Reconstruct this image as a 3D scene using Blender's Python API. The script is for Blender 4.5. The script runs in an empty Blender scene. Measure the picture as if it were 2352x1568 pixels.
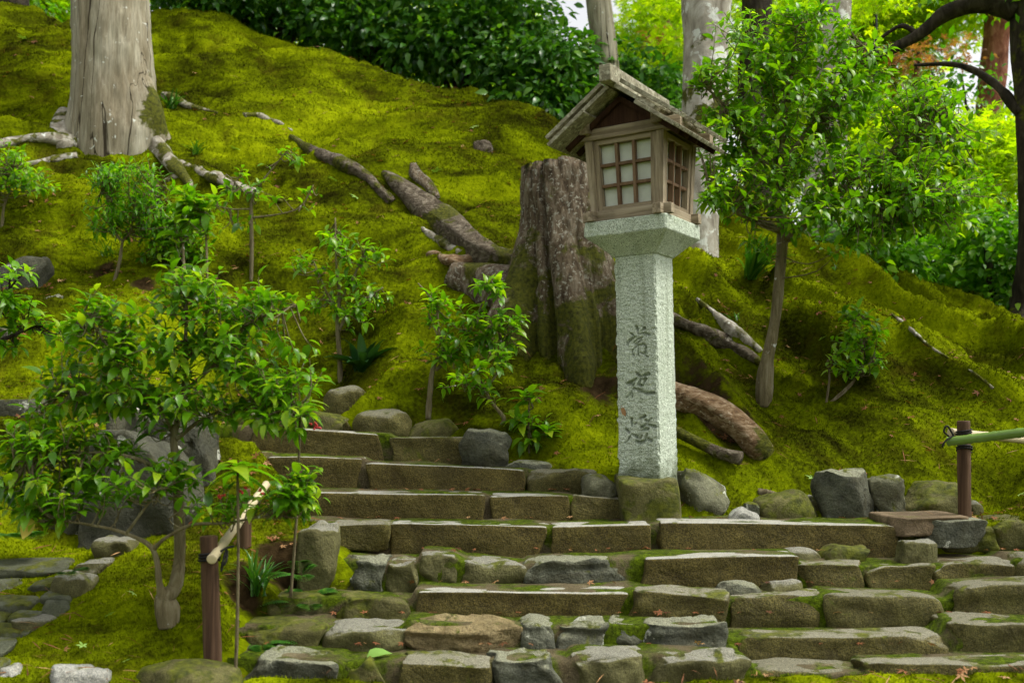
import bpy, math, random
import numpy as np
from mathutils import Vector, Matrix

random.seed(11)
RNG = np.random.default_rng(11)
SC = bpy.context.scene
COL = SC.collection

# ---------------------------------------------------------------- camera, sky, sun, exposure
EYE, FPX, CU, HV = 1.6, 2482.0, 1176.0, 950.0        # eye height, focal length and horizon on a 2352 px wide frame
cam_d = bpy.data.cameras.new('camera')
cam = bpy.data.objects.new('camera', cam_d)
COL.objects.link(cam)
cam.location = (0, 0, EYE)
cam.rotation_euler = (math.radians(90), 0, 0)
cam_d.sensor_width = 36
cam_d.lens = FPX / 2352 * 36
cam_d.shift_y = (HV - 784) / 2352
cam_d.clip_end = 1000
cam_d.dof.use_dof = True
cam_d.dof.focus_distance = 5.9
cam_d.dof.aperture_fstop = 2.4
SC.camera = cam

world = bpy.data.worlds.new('World')
SC.world = world
world.use_nodes = True
wn = world.node_tree
bg = wn.nodes['Background']
sky = wn.nodes.new('ShaderNodeTexSky')
sky.sky_type = 'NISHITA'
sky.sun_disc = False
SUN_EL, SUN_AZ = math.radians(60), math.radians(98)     # azimuth from +Y towards +X
sky.sun_elevation = SUN_EL
sky.sun_rotation = SUN_AZ
sky.air_density = 1.0
sky.dust_density = 4.0
hs = wn.nodes.new('ShaderNodeHueSaturation')            # thin overcast: the blue is washed out
hs.inputs['Saturation'].default_value = 0.10
wn.links.new(sky.outputs[0], hs.inputs['Color'])
wn.links.new(hs.outputs[0], bg.inputs['Color'])
bg.inputs['Strength'].default_value = 0.125

sun_d = bpy.data.lights.new('sun', 'SUN')
sun_d.energy = 1.5
sun_d.angle = math.radians(22)
sun_d.color = (1.0, 0.955, 0.86)
sun = bpy.data.objects.new('sun', sun_d)
COL.objects.link(sun)
to_sun = Vector((math.sin(SUN_AZ) * math.cos(SUN_EL), math.cos(SUN_AZ) * math.cos(SUN_EL), math.sin(SUN_EL)))
sun.rotation_euler = to_sun.to_track_quat('Z', 'Y').to_euler()
sun.location = (6, 2, 12)

vs = SC.view_settings
vs.view_transform = 'Standard'
vs.look = 'None'
vs.exposure = 1.04
vs.gamma = 1.0
vs.use_curve_mapping = False
SC.cycles.use_denoising = True
SC.cycles.max_bounces = 5
SC.cycles.diffuse_bounces = 2
SC.cycles.glossy_bounces = 2
SC.cycles.transmission_bounces = 3
SC.cycles.use_adaptive_sampling = True
SC.cycles.adaptive_threshold = 0.03
SC.cycles.sample_clamp_indirect = 6

# ---------------------------------------------------------------- helpers
def P(u, v, Y):
    return Vector(((u - CU) * Y / FPX, Y, EYE + (HV - v) * Y / FPX))

def smooth01(x):
    x = np.clip(x, 0, 1)
    return x * x * (3 - 2 * x)

def _hash(ix, iy, iz, seed):
    h = (ix * 374761393 + iy * 668265263 + iz * 2147483647 + seed * 1274126177) & 0xFFFFFFFF
    h = ((h ^ (h >> 13)) * 1274126177) & 0xFFFFFFFF
    h = (h ^ (h >> 16)) & 0xFFFFFFFF
    h = (h * 2246822519) & 0xFFFFFFFF
    return ((h ^ (h >> 15)) & 0xFFFFFF) / float(0xFFFFFF)

def noise(p, seed=0):
    """value noise in -1..1, p: (n,3) array"""
    p = np.asarray(p, dtype=np.float64)
    i = np.floor(p).astype(np.int64)
    f = p - i
    w = f * f * f * (f * (f * 6 - 15) + 10)
    out = 0
    for dx in (0, 1):
        wx = w[:, 0] if dx else 1 - w[:, 0]
        for dy in (0, 1):
            wy = w[:, 1] if dy else 1 - w[:, 1]
            for dz in (0, 1):
                wz = w[:, 2] if dz else 1 - w[:, 2]
                out = out + _hash(i[:, 0] + dx, i[:, 1] + dy, i[:, 2] + dz, seed) * wx * wy * wz
    return out * 2 - 1

def fbm(p, octaves=4, seed=0, gain=0.5):
    p = np.asarray(p, dtype=np.float64)
    a, s, out = 1.0, 0.0, 0
    for o in range(octaves):
        out = out + a * noise(p * (2.03 ** o) + 17.3 * o, seed + o)
        s += a
        a *= gain
    return out / s

def tag(o, label=None, cat=None, group=None, kind=None):
    if label: o['label'] = label
    if cat: o['category'] = cat
    if group: o['group'] = group
    if kind: o['kind'] = kind
    return o

def empty(name, loc, label=None, cat=None, group=None):
    o = bpy.data.objects.new(name, None)
    o.empty_display_size = 0.1
    COL.objects.link(o)
    o.location = loc
    return tag(o, label, cat, group)

def mesh_np(name, verts, faces, smooth=True, attrs=None):
    """faces: (m,3) or (m,4) int array, or list of lists; verts (n,3)"""
    me = bpy.data.meshes.new(name)
    verts = np.asarray(verts, dtype=np.float32)
    if isinstance(faces, np.ndarray):
        m, k = faces.shape
        me.vertices.add(len(verts))
        me.vertices.foreach_set('co', verts.ravel())
        me.loops.add(m * k)
        me.loops.foreach_set('vertex_index', faces.astype(np.int32).ravel())
        me.polygons.add(m)
        me.polygons.foreach_set('loop_start', np.arange(0, m * k, k, dtype=np.int32))
        me.polygons.foreach_set('loop_total', np.full(m, k, dtype=np.int32))
        me.update(calc_edges=True)
    else:
        me.from_pydata(verts.tolist(), [], faces)
        me.update()
    if smooth:
        me.polygons.foreach_set('use_smooth', np.ones(len(me.polygons), dtype=bool))
    for k, a in (attrs or {}).items():
        at = me.attributes.new(k, 'FLOAT', 'POINT')
        at.data.foreach_set('value', np.asarray(a, dtype=np.float32))
    return me

def obj(name, me, mat=None, parent=None, loc=None):
    """link a mesh; with a parent, vertex coordinates are world coordinates minus the parent's location"""
    o = bpy.data.objects.new(name, me)
    COL.objects.link(o)
    if mat is not None and not me.materials:
        me.materials.append(mat)
    if parent is not None:
        o.parent = parent
    if loc is not None:
        o.location = loc
    return o

# ---------------------------------------------------------------- node materials
class NT:
    def __init__(s, name):
        s.m = bpy.data.materials.new(name)
        s.m.use_nodes = True
        s.t = s.m.node_tree
        s.t.nodes.clear()
        s.out = s.n('ShaderNodeOutputMaterial')
    def n(s, typ, **kw):
        nd = s.t.nodes.new(typ)
        for k, v in kw.items():
            setattr(nd, k, v)
        return nd
    def l(s, a, b):
        s.t.links.new(a, b)
    def val(s, node, sock, x):
        if isinstance(x, bpy.types.NodeSocket): s.l(x, node.inputs[sock])
        else: node.inputs[sock].default_value = x
    def math(s, op, a, b=0.0, clamp=False):
        nd = s.n('ShaderNodeMath', operation=op, use_clamp=clamp)
        s.val(nd, 0, a); s.val(nd, 1, b)
        return nd.outputs[0]
    def mix(s, f, a, b, blend='MIX'):
        nd = s.n('ShaderNodeMix', data_type='RGBA', blend_type=blend)
        s.val(nd, 0, f)
        for i, x in ((6, a), (7, b)):
            if isinstance(x, bpy.types.NodeSocket): s.l(x, nd.inputs[i])
            else: nd.inputs[i].default_value = (*x, 1)
        return nd.outputs[2]
    def coords(s, scale=(1, 1, 1), world=False, rnd=True):
        if world:
            c = s.n('ShaderNodeNewGeometry').outputs['Position']
        else:
            c = s.n('ShaderNodeTexCoord').outputs['Object']
        if rnd and not world:
            oi = s.n('ShaderNodeObjectInfo')
            ad = s.n('ShaderNodeVectorMath', operation='ADD')
            mu = s.math('MULTIPLY', oi.outputs['Random'], 37.0)
            s.l(c, ad.inputs[0]); s.l(mu, ad.inputs[1])
            c = ad.outputs[0]
        if scale != (1, 1, 1):
            mp = s.n('ShaderNodeMapping')
            mp.inputs['Scale'].default_value = scale
            s.l(c, mp.inputs[0])
            c = mp.outputs[0]
        return c
    def noise(s, co, scale, detail=4, rough=0.55, dist=0.0):
        nd = s.n('ShaderNodeTexNoise')
        s.l(co, nd.inputs['Vector'])
        nd.inputs['Scale'].default_value = scale
        nd.inputs['Detail'].default_value = detail
        nd.inputs['Roughness'].default_value = rough
        nd.inputs['Distortion'].default_value = dist
        return nd.outputs[0]
    def voronoi(s, co, scale, feature='F1'):
        nd = s.n('ShaderNodeTexVoronoi', feature=feature)
        s.l(co, nd.inputs['Vector'])
        nd.inputs['Scale'].default_value = scale
        return nd
    def ramp(s, f, stops):
        nd = s.n('ShaderNodeValToRGB')
        e = nd.color_ramp.elements
        while len(e) < len(stops): e.new(0.5)
        for el, (p, c) in zip(e, stops):
            el.position = p
            el.color = (*c, 1) if len(c) == 3 else c
        s.l(f, nd.inputs[0])
        return nd.outputs[0]
    def thr(s, f, a, b):
        nd = s.n('ShaderNodeMapRange')
        nd.interpolation_type = 'SMOOTHSTEP'
        s.l(f, nd.inputs[0])
        nd.inputs[1].default_value = a; nd.inputs[2].default_value = b
        return nd.outputs[0]
    def bump(s, h, strength, dist, prev=None):
        nd = s.n('ShaderNodeBump')
        nd.inputs['Strength'].default_value = strength
        nd.inputs['Distance'].default_value = dist
        s.l(h, nd.inputs['Height'])
        if prev is not None: s.l(prev, nd.inputs['Normal'])
        return nd.outputs[0]
    def bsdf(s, color, rough=0.85, normal=None, spec=0.3, **kw):
        b = s.n('ShaderNodeBsdfPrincipled')
        s.val(b, 'Base Color', color if isinstance(color, bpy.types.NodeSocket) else (*color, 1))
        s.val(b, 'Roughness', rough)
        b.inputs['Specular IOR Level'].default_value = spec
        if normal is not None: s.l(normal, b.inputs['Normal'])
        return b
    def done(s, shader):
        s.l(shader.outputs[0] if hasattr(shader, 'outputs') else shader, s.out.inputs[0])
        return s.m

def moss_color(t, co):
    """moss tones that change patch by patch"""
    a = t.noise(co, 0.75, 3, 0.6, 0.5)
    mp = t.n('ShaderNodeMapping')
    mp.inputs['Scale'].default_value = (0.75, 1.5, 1.5)
    t.l(co, mp.inputs[0])
    b = t.noise(mp.outputs[0], 3.0, 5, 0.62, 0.8)
    ro = t.n('ShaderNodeMapping')                      # on the right bank the growth runs down the slope in streaks
    ro.inputs['Rotation'].default_value = (0, 0, math.radians(56.8))
    t.l(co, ro.inputs[0])
    mr = t.n('ShaderNodeMapping')
    mr.inputs['Scale'].default_value = (0.42, 1.9, 0.6)
    t.l(ro.outputs[0], mr.inputs[0])
    b2_ = t.noise(mr.outputs[0], 3.0, 5, 0.6, 0.5)
    sxx = t.n('ShaderNodeSeparateXYZ')
    t.l(co, sxx.inputs[0])
    rt = t.thr(sxx.outputs[0], 0.4, 1.4)
    mb = t.n('ShaderNodeMix', data_type='FLOAT')
    t.l(rt, mb.inputs[0]); t.l(b, mb.inputs[2]); t.l(b2_, mb.inputs[3])
    b = mb.outputs[0]
    c = t.noise(co, 45.0, 3, 0.6)
    f = t.math('ADD', t.math('MULTIPLY', a, 0.5), t.math('MULTIPLY', b, 0.5))
    f = t.math('ADD', f, t.math('MULTIPLY', t.math('SUBTRACT', c, 0.5), 0.22))
    col = t.ramp(f, [(0.375, (0.016, 0.017, 0.002)), (0.455, (0.052, 0.066, 0.002)), (0.54, (0.124, 0.160, 0.002)), (0.65, (0.235, 0.285, 0.003))])
    return col, c

def mat_moss():
    t = NT('moss')
    co = t.coords(world=True)
    col, fine = moss_color(t, co)
    at = t.n('ShaderNodeAttribute', attribute_name='earth')
    e = t.noise(co, 14, 4)
    earth = t.ramp(e, [(0.35, (0.014, 0.009, 0.004)), (0.65, (0.046, 0.030, 0.013))])
    br = t.thr(t.noise(co, 2.3, 5, 0.70, 0.6), 0.51, 0.66)
    col = t.mix(t.math('MULTIPLY', br, 0.45), col, (0.060, 0.050, 0.004))
    em = t.math('ADD', at.outputs['Fac'], t.math('MULTIPLY', t.math('SUBTRACT', e, 0.5), 1.2))
    col = t.mix(t.thr(em, 0.30, 0.85), col, earth)
    rn = t.n('ShaderNodeAttribute', attribute_name='rnd')
    hsv = t.n('ShaderNodeHueSaturation')
    t.l(col, hsv.inputs['Color'])
    t.l(t.math('ADD', t.math('MULTIPLY', rn.outputs['Fac'], 0.9), 0.72), hsv.inputs['Value'])
    b1 = t.bump(fine, 0.4, 0.015)
    b2 = t.bump(t.noise(co, 160, 2), 0.5, 0.008, b1)
    return t.done(t.bsdf(hsv.outputs[0], 1.0, b2, 0.0))

def mat_stone(name, c_lo, c_hi, top=None, speck=0.25, moss=0.2, lichen=0.0, scale=9.0, bump=0.5, rough=0.85, stain=0.35):
    """rock: mottled base, mineral speckle, upper side paled by wear and painted-in skylight, moss and lichen patches"""
    t = NT(name)
    co = t.coords()
    n1 = t.noise(co, scale, 6, 0.6, 0.3)
    col = t.ramp(n1, [(0.32, c_lo), (0.68, c_hi)])
    n2 = t.noise(co, 170, 2, 0.7)
    sp = t.ramp(n2, [(0.34, (0.25, 0.25, 0.25)), (0.5, (1, 1, 1)), (0.66, (2.2, 2.1, 1.9))])
    col = t.mix(speck, col, t.mix(1.0, col, sp, 'MULTIPLY'))
    st = t.thr(t.noise(co, 5.0, 5, 0.65, 0.8), 0.45, 0.7)
    col = t.mix(t.math('MULTIPLY', st, stain), col, (0.045, 0.038, 0.012))
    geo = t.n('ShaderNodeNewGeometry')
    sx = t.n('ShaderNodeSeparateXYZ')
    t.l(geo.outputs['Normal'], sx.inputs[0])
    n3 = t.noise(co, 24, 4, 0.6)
    if top is not None:  # upward faces paler: tread wear plus skylight put into the colour
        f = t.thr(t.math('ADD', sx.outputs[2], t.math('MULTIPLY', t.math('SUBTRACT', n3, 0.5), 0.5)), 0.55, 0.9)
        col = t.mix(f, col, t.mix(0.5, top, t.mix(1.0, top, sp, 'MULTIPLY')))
    n4 = t.noise(co, 6.5, 5, 0.65, 0.5)
    if moss > 0:
        mcol = t.ramp(t.noise(co, 30, 4), [(0.3, (0.030, 0.036, 0.006)), (0.7, (0.115, 0.125, 0.009))])
        mm = t.math('ADD', n4, t.math('MULTIPLY', sx.outputs[2], 0.10))
        f = t.thr(mm, 0.72 - 0.34 * moss, 0.82 - 0.34 * moss)
        col = t.mix(f, col, mcol)
    if lichen > 0:
        v = t.voronoi(co, 10)
        ln = t.math('ADD', v.outputs['Distance'], t.math('MULTIPLY', t.math('SUBTRACT', n3, 0.5), 1.3))
        sc = t.n('ShaderNodeSeparateColor')
        t.l(v.outputs['Color'], sc.inputs[0])
        sel = t.math('LESS_THAN', sc.outputs[0], lichen)
        f = t.math('MULTIPLY', t.math('MULTIPLY', t.thr(ln, 0.38, 0.28), sel), t.thr(t.noise(co, 55, 3, 0.7), 0.35, 0.55))
        col = t.mix(f, col, (0.46, 0.47, 0.38))
    b1 = t.bump(n1, bump, 0.05)
    b2 = t.bump(t.noise(co, 60, 4, 0.65), bump, 0.014, b1)
    return t.done(t.bsdf(col, rough, b2, 0.25))

def mat_granite():
    t = NT('pale_granite')
    co = t.coords(rnd=False)
    n = t.noise(co, 210, 2, 0.75)
    col = t.ramp(n, [(0.36, (0.075, 0.100, 0.062)), (0.44, (0.37, 0.43, 0.32)), (0.54, (0.60, 0.67, 0.54)), (0.70, (0.78, 0.83, 0.71))])
    a = t.noise(co, 4.0, 4, 0.6, 0.4)
    col = t.mix(t.math('MULTIPLY', t.thr(a, 0.45, 0.8), 0.28), col, (0.26, 0.34, 0.17))
    sk = t.noise(t.coords((16, 16, 0.8), rnd=False), 1.0, 4, 0.6)
    col = t.mix(t.math('MULTIPLY', t.thr(sk, 0.48, 0.72), 0.48), col, (0.19, 0.22, 0.13))
    ob = t.n('ShaderNodeSeparateXYZ')
    t.l(co, ob.inputs[0])
    low = t.math('ADD', ob.outputs[2], t.math('MULTIPLY', t.math('SUBTRACT', t.noise(co, 14, 4), 0.5), 0.35))
    col = t.mix(t.math('MULTIPLY', t.thr(low, 0.16, -0.02), 0.75), col, (0.075, 0.095, 0.030))
    b = t.bump(t.noise(co, 95, 3, 0.7), 0.8, 0.010)
    return t.done(t.bsdf(col, 0.85, b, 0.3))

def mat_wood(name, axis, c0, c1, c2, lichen=0.0, bump=0.5):
    t = NT(name)
    sc = [38.0, 38.0, 38.0]
    sc[axis] = 1.6
    co = t.coords(tuple(sc))
    n = t.noise(co, 1.0, 5, 0.65, 0.6)
    col = t.ramp(n, [(0.28, c0), (0.5, c1), (0.74, c2)])
    c2o = t.coords()
    big = t.noise(c2o, 6, 4)
    col = t.mix(t.math('MULTIPLY', t.thr(big, 0.5, 0.75), 0.5), col, tuple(x * 0.45 for x in c1))
    if lichen > 0:
        ln = t.noise(c2o, 34, 5, 0.7)
        col = t.mix(t.thr(ln, 0.66 - 0.25 * lichen, 0.74 - 0.2 * lichen), col, (0.46, 0.45, 0.32))
        mn = t.noise(c2o, 15, 5, 0.7)
        col = t.mix(t.math('MULTIPLY', t.thr(mn, 0.55, 0.66), 0.7), col, (0.055, 0.058, 0.018))
    b = t.bump(n, bump, 0.006)
    return t.done(t.bsdf(col, 0.8, b, 0.2))

def mat_bark(name, c0, c1, c2, vscale=(10, 10, 2.0), spots=0.0, moss=0.0, bump=0.8, spotcol=(0.6, 0.62, 0.55), crack=0.0, sscale=16, broad=None):
    t = NT(name)
    co = t.coords(vscale, rnd=False)
    c1o = t.coords(rnd=False)
    n = t.noise(co, 1.0, 6, 0.65, 0.8)
    col = t.ramp(n, [(0.30, c0), (0.5, c1), (0.72, c2)])
    h = n
    if broad is not None:
        bn = t.noise(t.coords((2.6, 2.6, 0.45), rnd=False), 1.0, 4, 0.55, 0.8)
        col = t.mix(t.thr(bn, 0.40, 0.60), col, t.mix(0.5, col, broad))
        gn = t.noise(t.coords((70, 70, 4), rnd=False), 1.0, 4, 0.7)
        col = t.mix(0.55, col, t.mix(1.0, col, t.ramp(gn, [(0.3, (0.45, 0.42, 0.38)), (0.6, (1.3, 1.3, 1.28))]), 'MULTIPLY'))
    if crack > 0:
        cc = t.coords((3.2, 3.2, 0.22), rnd=False)
        cr = t.noise(cc, 1.0, 3, 0.5, 0.5)
        line = t.thr(t.math('ABSOLUTE', t.math('SUBTRACT', cr, 0.5)), 0.0, 0.012 * crack)
        col = t.mix(line, (0.03, 0.022, 0.012), col)
        h = t.math('ADD', t.math('MULTIPLY', n, 0.6), t.math('MULTIPLY', line, 0.8))
    if spots > 0:
        sn = t.noise(c1o, sscale, 5, 0.62, 0.3)
        col = t.mix(t.thr(sn, 0.72 - 0.3 * spots, 0.76 - 0.3 * spots), col, spotcol)
    if moss > 0:
        mn = t.noise(c1o, 4.5, 5, 0.65, 0.4)
        mc = t.ramp(t.noise(c1o, 40, 3), [(0.3, (0.028, 0.032, 0.006)), (0.7, (0.105, 0.110, 0.010))])
        at = t.n('ShaderNodeAttribute', attribute_name='mossy')
        mf = t.math('ADD', mn, t.math('MULTIPLY', at.outputs['Fac'], 0.35))
        col = t.mix(t.thr(mf, 0.75 - 0.3 * moss, 0.83 - 0.3 * moss), col, mc)
    b1 = t.bump(h, bump, 0.03)
    b2 = t.bump(t.noise(c1o, 70, 4, 0.7), bump * 0.7, 0.01, b1)
    return t.done(t.bsdf(col, 0.9, b2, 0.15))

def mat_leaf(name, dark, mid, light, transl=0.35, rough=0.38, spec=0.5):
    t = NT(name)
    rn = t.n('ShaderNodeAttribute', attribute_name='rnd')
    oi = t.n('ShaderNodeObjectInfo')
    f = t.math('FRACT', t.math('ADD', rn.outputs['Fac'], oi.outputs['Random']))
    col = t.ramp(f, [(0.0, dark), (0.35, mid), (0.68, mid), (1.0, light)])
    b = t.bsdf(col, rough, None, spec)
    tr = t.n('ShaderNodeBsdfTranslucent')
    tc = t.mix(1.0, col, (1.25, 1.35, 0.35), 'MULTIPLY')
    t.l(tc, tr.inputs[0])
    mx = t.n('ShaderNodeMixShader')
    mx.inputs[0].default_value = transl
    t.l(b.outputs[0], mx.inputs[1]); t.l(tr.outputs[0], mx.inputs[2])
    return t.done(mx)

def mat_plain(name, c, rough=0.8, var=0.3, scale=20, spec=0.3):
    t = NT(name)
    co = t.coords()
    n = t.noise(co, scale, 4)
    col = t.ramp(n, [(0.3, tuple(x * (1 - var) for x in c)), (0.7, tuple(min(1, x * (1 + var)) for x in c))])
    return t.done(t.bsdf(col, rough, t.bump(n, 0.3, 0.004), spec))

M = {}
M['moss'] = mat_moss()
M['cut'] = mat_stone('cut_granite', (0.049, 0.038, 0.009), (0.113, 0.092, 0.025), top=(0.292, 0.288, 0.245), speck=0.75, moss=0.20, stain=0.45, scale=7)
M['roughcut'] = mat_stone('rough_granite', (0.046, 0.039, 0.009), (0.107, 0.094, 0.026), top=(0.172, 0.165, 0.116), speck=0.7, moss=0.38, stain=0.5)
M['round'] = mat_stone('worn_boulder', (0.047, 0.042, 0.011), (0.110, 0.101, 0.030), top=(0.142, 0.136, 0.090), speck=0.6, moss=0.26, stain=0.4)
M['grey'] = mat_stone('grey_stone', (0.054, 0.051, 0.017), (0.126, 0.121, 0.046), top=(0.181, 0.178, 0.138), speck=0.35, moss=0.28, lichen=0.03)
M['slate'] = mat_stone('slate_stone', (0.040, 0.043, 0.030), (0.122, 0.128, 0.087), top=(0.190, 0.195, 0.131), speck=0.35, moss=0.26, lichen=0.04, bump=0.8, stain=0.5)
M['lichen'] = mat_stone('lichen_stone', (0.075, 0.075, 0.044), (0.165, 0.168, 0.101), speck=0.3, moss=0.40, lichen=0.30)
M['boulder'] = mat_stone('dark_boulder', (0.034, 0.035, 0.023), (0.088, 0.090, 0.061), speck=0.3, moss=0.22, lichen=0.20, scale=5, bump=0.8, stain=.5)
M['tan'] = mat_stone('tan_stone', (0.140, 0.105, 0.043), (0.340, 0.270, 0.132), speck=0.3, moss=0.18, bump=1.0, scale=12, stain=0.5)
M['mossy'] = mat_stone('mossy_stone', (0.058, 0.055, 0.017), (0.131, 0.124, 0.041), speck=0.4, moss=0.66, lichen=0.04, stain=0.5)
M['flag'] = mat_stone('path_stone', (0.060, 0.066, 0.040), (0.120, 0.128, 0.080), speck=0.2, moss=0.42)
M['pale'] = mat_stone('pale_stone', (0.19, 0.19, 0.16), (0.36, 0.36, 0.32), speck=0.5, moss=0.2, lichen=0.1)
M['brownslab'] = mat_stone('brown_slab', (0.10, 0.070, 0.038), (0.21, 0.155, 0.090), speck=0.3, moss=0.12, scale=14)
M['granite'] = mat_granite()
WC = ((0.105, 0.080, 0.050), (0.275, 0.220, 0.140), (0.47, 0.405, 0.29))
for i, a in enumerate('xyz'):
    M['wood_' + a] = mat_wood('weathered_wood_' + a, i, *WC)
M['endgrain'] = mat_wood('end_grain', 0, (0.10, 0.095, 0.08), (0.20, 0.19, 0.16), (0.31, 0.29, 0.25))
M['lattice'] = mat_wood('lattice_wood', 2, (0.085, 0.045, 0.024), (0.165, 0.100, 0.055), (0.25, 0.17, 0.10))
M['darkwood'] = mat_wood('gable_wood', 2, (0.020, 0.008, 0.004), (0.042, 0.018, 0.009), (0.07, 0.034, 0.016))
M['roof'] = mat_wood('roof_board', 0, (0.10, 0.090, 0.055), (0.24, 0.220, 0.145), (0.42, 0.40, 0.28), lichen=0.6)
M['post'] = mat_wood('post_wood', 2, (0.028, 0.014, 0.008), (0.080, 0.045, 0.024), (0.15, 0.092, 0.052))
M['paper'] = mat_plain('shoji_paper', (0.60, 0.64, 0.54), 0.9, 0.16, 7)
M['bamboo_pale'] = mat_plain('dry_bamboo', (0.52, 0.44, 0.27), 0.5, 0.15, 8)
M['bamboo_green'] = mat_plain('green_bamboo', (0.115, 0.200, 0.030), 0.35, 0.25, 6, 0.5)
M['rope'] = mat_plain('black_rope', (0.010, 0.010, 0.009), 0.8, 0.4, 80)
M['metal_dark'] = mat_plain('dark_metal', (0.012, 0.013, 0.014), 0.5, 0.3, 8)
M['berry'] = mat_plain('red_berry', (0.42, 0.008, 0.012), 0.3, 0.2, 40, 0.6)
M['bark_pale'] = mat_bark('pale_bark', (0.165, 0.148, 0.100), (0.295, 0.272, 0.195), (0.42, 0.40, 0.31), (12, 12, 1.8), spots=0.24, moss=0.22, bump=0.22, crack=0.7, broad=(0.15, 0.112, 0.060))
M['bark_root'] = mat_bark('root_bark', (0.12, 0.098, 0.066), (0.29, 0.265, 0.205), (0.50, 0.48, 0.41), (14, 14, 14), spots=0.30, moss=0.78, bump=0.6)
M['bark_stump'] = mat_bark('stump_bark', (0.030, 0.019, 0.010), (0.118, 0.088, 0.054), (0.27, 0.23, 0.165), (24, 24, 7), spots=0.50, moss=0.55, bump=1.0, spotcol=(0.29, 0.28, 0.22), sscale=42)
M['bark_dead'] = mat_bark('dead_root', (0.032, 0.023, 0.014), (0.105, 0.084, 0.056), (0.27, 0.235, 0.175), (18, 18, 26), spots=0.25, moss=0.60, bump=1.0, spotcol=(0.42, 0.38, 0.31))
M['bark_log'] = mat_bark('log_wood', (0.060, 0.030, 0.013), (0.20, 0.128, 0.066), (0.47, 0.38, 0.255), (16, 30, 40), spots=0.30, moss=0.30, bump=0.8, spotcol=(0.46, 0.40, 0.30), sscale=26)
M['bark_dark'] = mat_bark('dark_bark', (0.012, 0.010, 0.007), (0.035, 0.028, 0.018), (0.080, 0.066, 0.045), (14, 14, 5), moss=0.35)
M['bark_mottle'] = mat_bark('mottled_bark', (0.15, 0.13, 0.095), (0.34, 0.315, 0.25), (0.56, 0.54, 0.46), (7, 7, 4), spots=0.55, moss=0.48, bump=0.5, sscale=7)
M['bark_red'] = mat_bark('red_pine_bark', (0.085, 0.026, 0.013), (0.23, 0.088, 0.050), (0.36, 0.18, 0.11), (14, 14, 6), spots=0.15, bump=0.8)
M['bark_twig'] = mat_bark('twig_bark', (0.055, 0.042, 0.020), (0.125, 0.102, 0.055), (0.215, 0.190, 0.115), (30, 30, 8), spots=0.1, moss=0.2, bump=0.5)
M['bark_sap'] = mat_bark('sapling_bark', (0.085, 0.068, 0.032), (0.170, 0.142, 0.075), (0.27, 0.24, 0.15), (30, 30, 5), spots=0.28, moss=0.15, bump=0.4)
M['leaf_near'] = mat_leaf('shrub_leaf', (0.044, 0.125, 0.004), (0.128, 0.305, 0.007), (0.36, 0.50, 0.018), 0.50, 0.30)
M['leaf_mid'] = mat_leaf('sapling_leaf', (0.054, 0.150, 0.004), (0.150, 0.345, 0.007), (0.36, 0.53, 0.012), 0.55, 0.32)
M['leaf_hedge'] = mat_leaf('evergreen_leaf', (0.022, 0.090, 0.012), (0.066, 0.200, 0.018), (0.16, 0.34, 0.025), 0.42, 0.26)
M['leaf_maple'] = mat_leaf('maple_leaf', (0.20, 0.34, 0.004), (0.38, 0.54, 0.006), (0.58, 0.66, 0.015), 0.70, 0.5)
M['leaf_back'] = mat_leaf('wood_leaf', (0.040, 0.140, 0.004), (0.115, 0.310, 0.007), (0.28, 0.48, 0.012), 0.55, 0.4)
M['leaf_red'] = mat_leaf('red_leaf', (0.16, 0.060, 0.035), (0.34, 0.14, 0.07), (0.45, 0.26, 0.10), 0.5, 0.5)
M['leaf_dead'] = mat_leaf('fallen_leaf', (0.075, 0.026, 0.011), (0.21, 0.080, 0.030), (0.42, 0.25, 0.11), 0.15, 0.7, 0.2)
M['leaf_fresh'] = mat_leaf('fallen_green_leaf', (0.16, 0.30, 0.05), (0.25, 0.42, 0.08), (0.38, 0.5, 0.16), 0.2, 0.5, 0.3)
M['leaf_dark'] = mat_leaf('dark_strap_leaf', (0.008, 0.034, 0.008), (0.020, 0.075, 0.016), (0.06, 0.14, 0.04), 0.15, 0.28)
M['grass'] = mat_leaf('strap_grass', (0.018, 0.078, 0.010), (0.045, 0.155, 0.014), (0.13, 0.26, 0.03), 0.3, 0.35)
M['leaf_yellow'] = mat_leaf('yellow_leaf', (0.45, 0.36, 0.04), (0.5, 0.4, 0.05), (0.55, 0.44, 0.06), 0.3, 0.5)

# ---------------------------------------------------------------- the lie of the land
# step rows: (frame row of the nosing, distance of the nosing)
STEP = [(950, 6.80), (988, 6.45), (1065, 6.15), (1135, 5.85), (1203, 5.55), (1280, 5.22), (1358, 4.95), (1432, 4.70), (1508, 4.45), (1640, 4.20)]
STEP_Z = [EYE + (HV - v) * Y / FPX for v, Y in STEP]
STEP_Y = [Y for v, Y in STEP]
STEP_U = [(470, 800), (480, 1065), (480, 1270), (640, 1420), (680, 2140), (760, 2600), (600, 2650), (530, 2700), (520, 2750), (480, 2800)]

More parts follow.
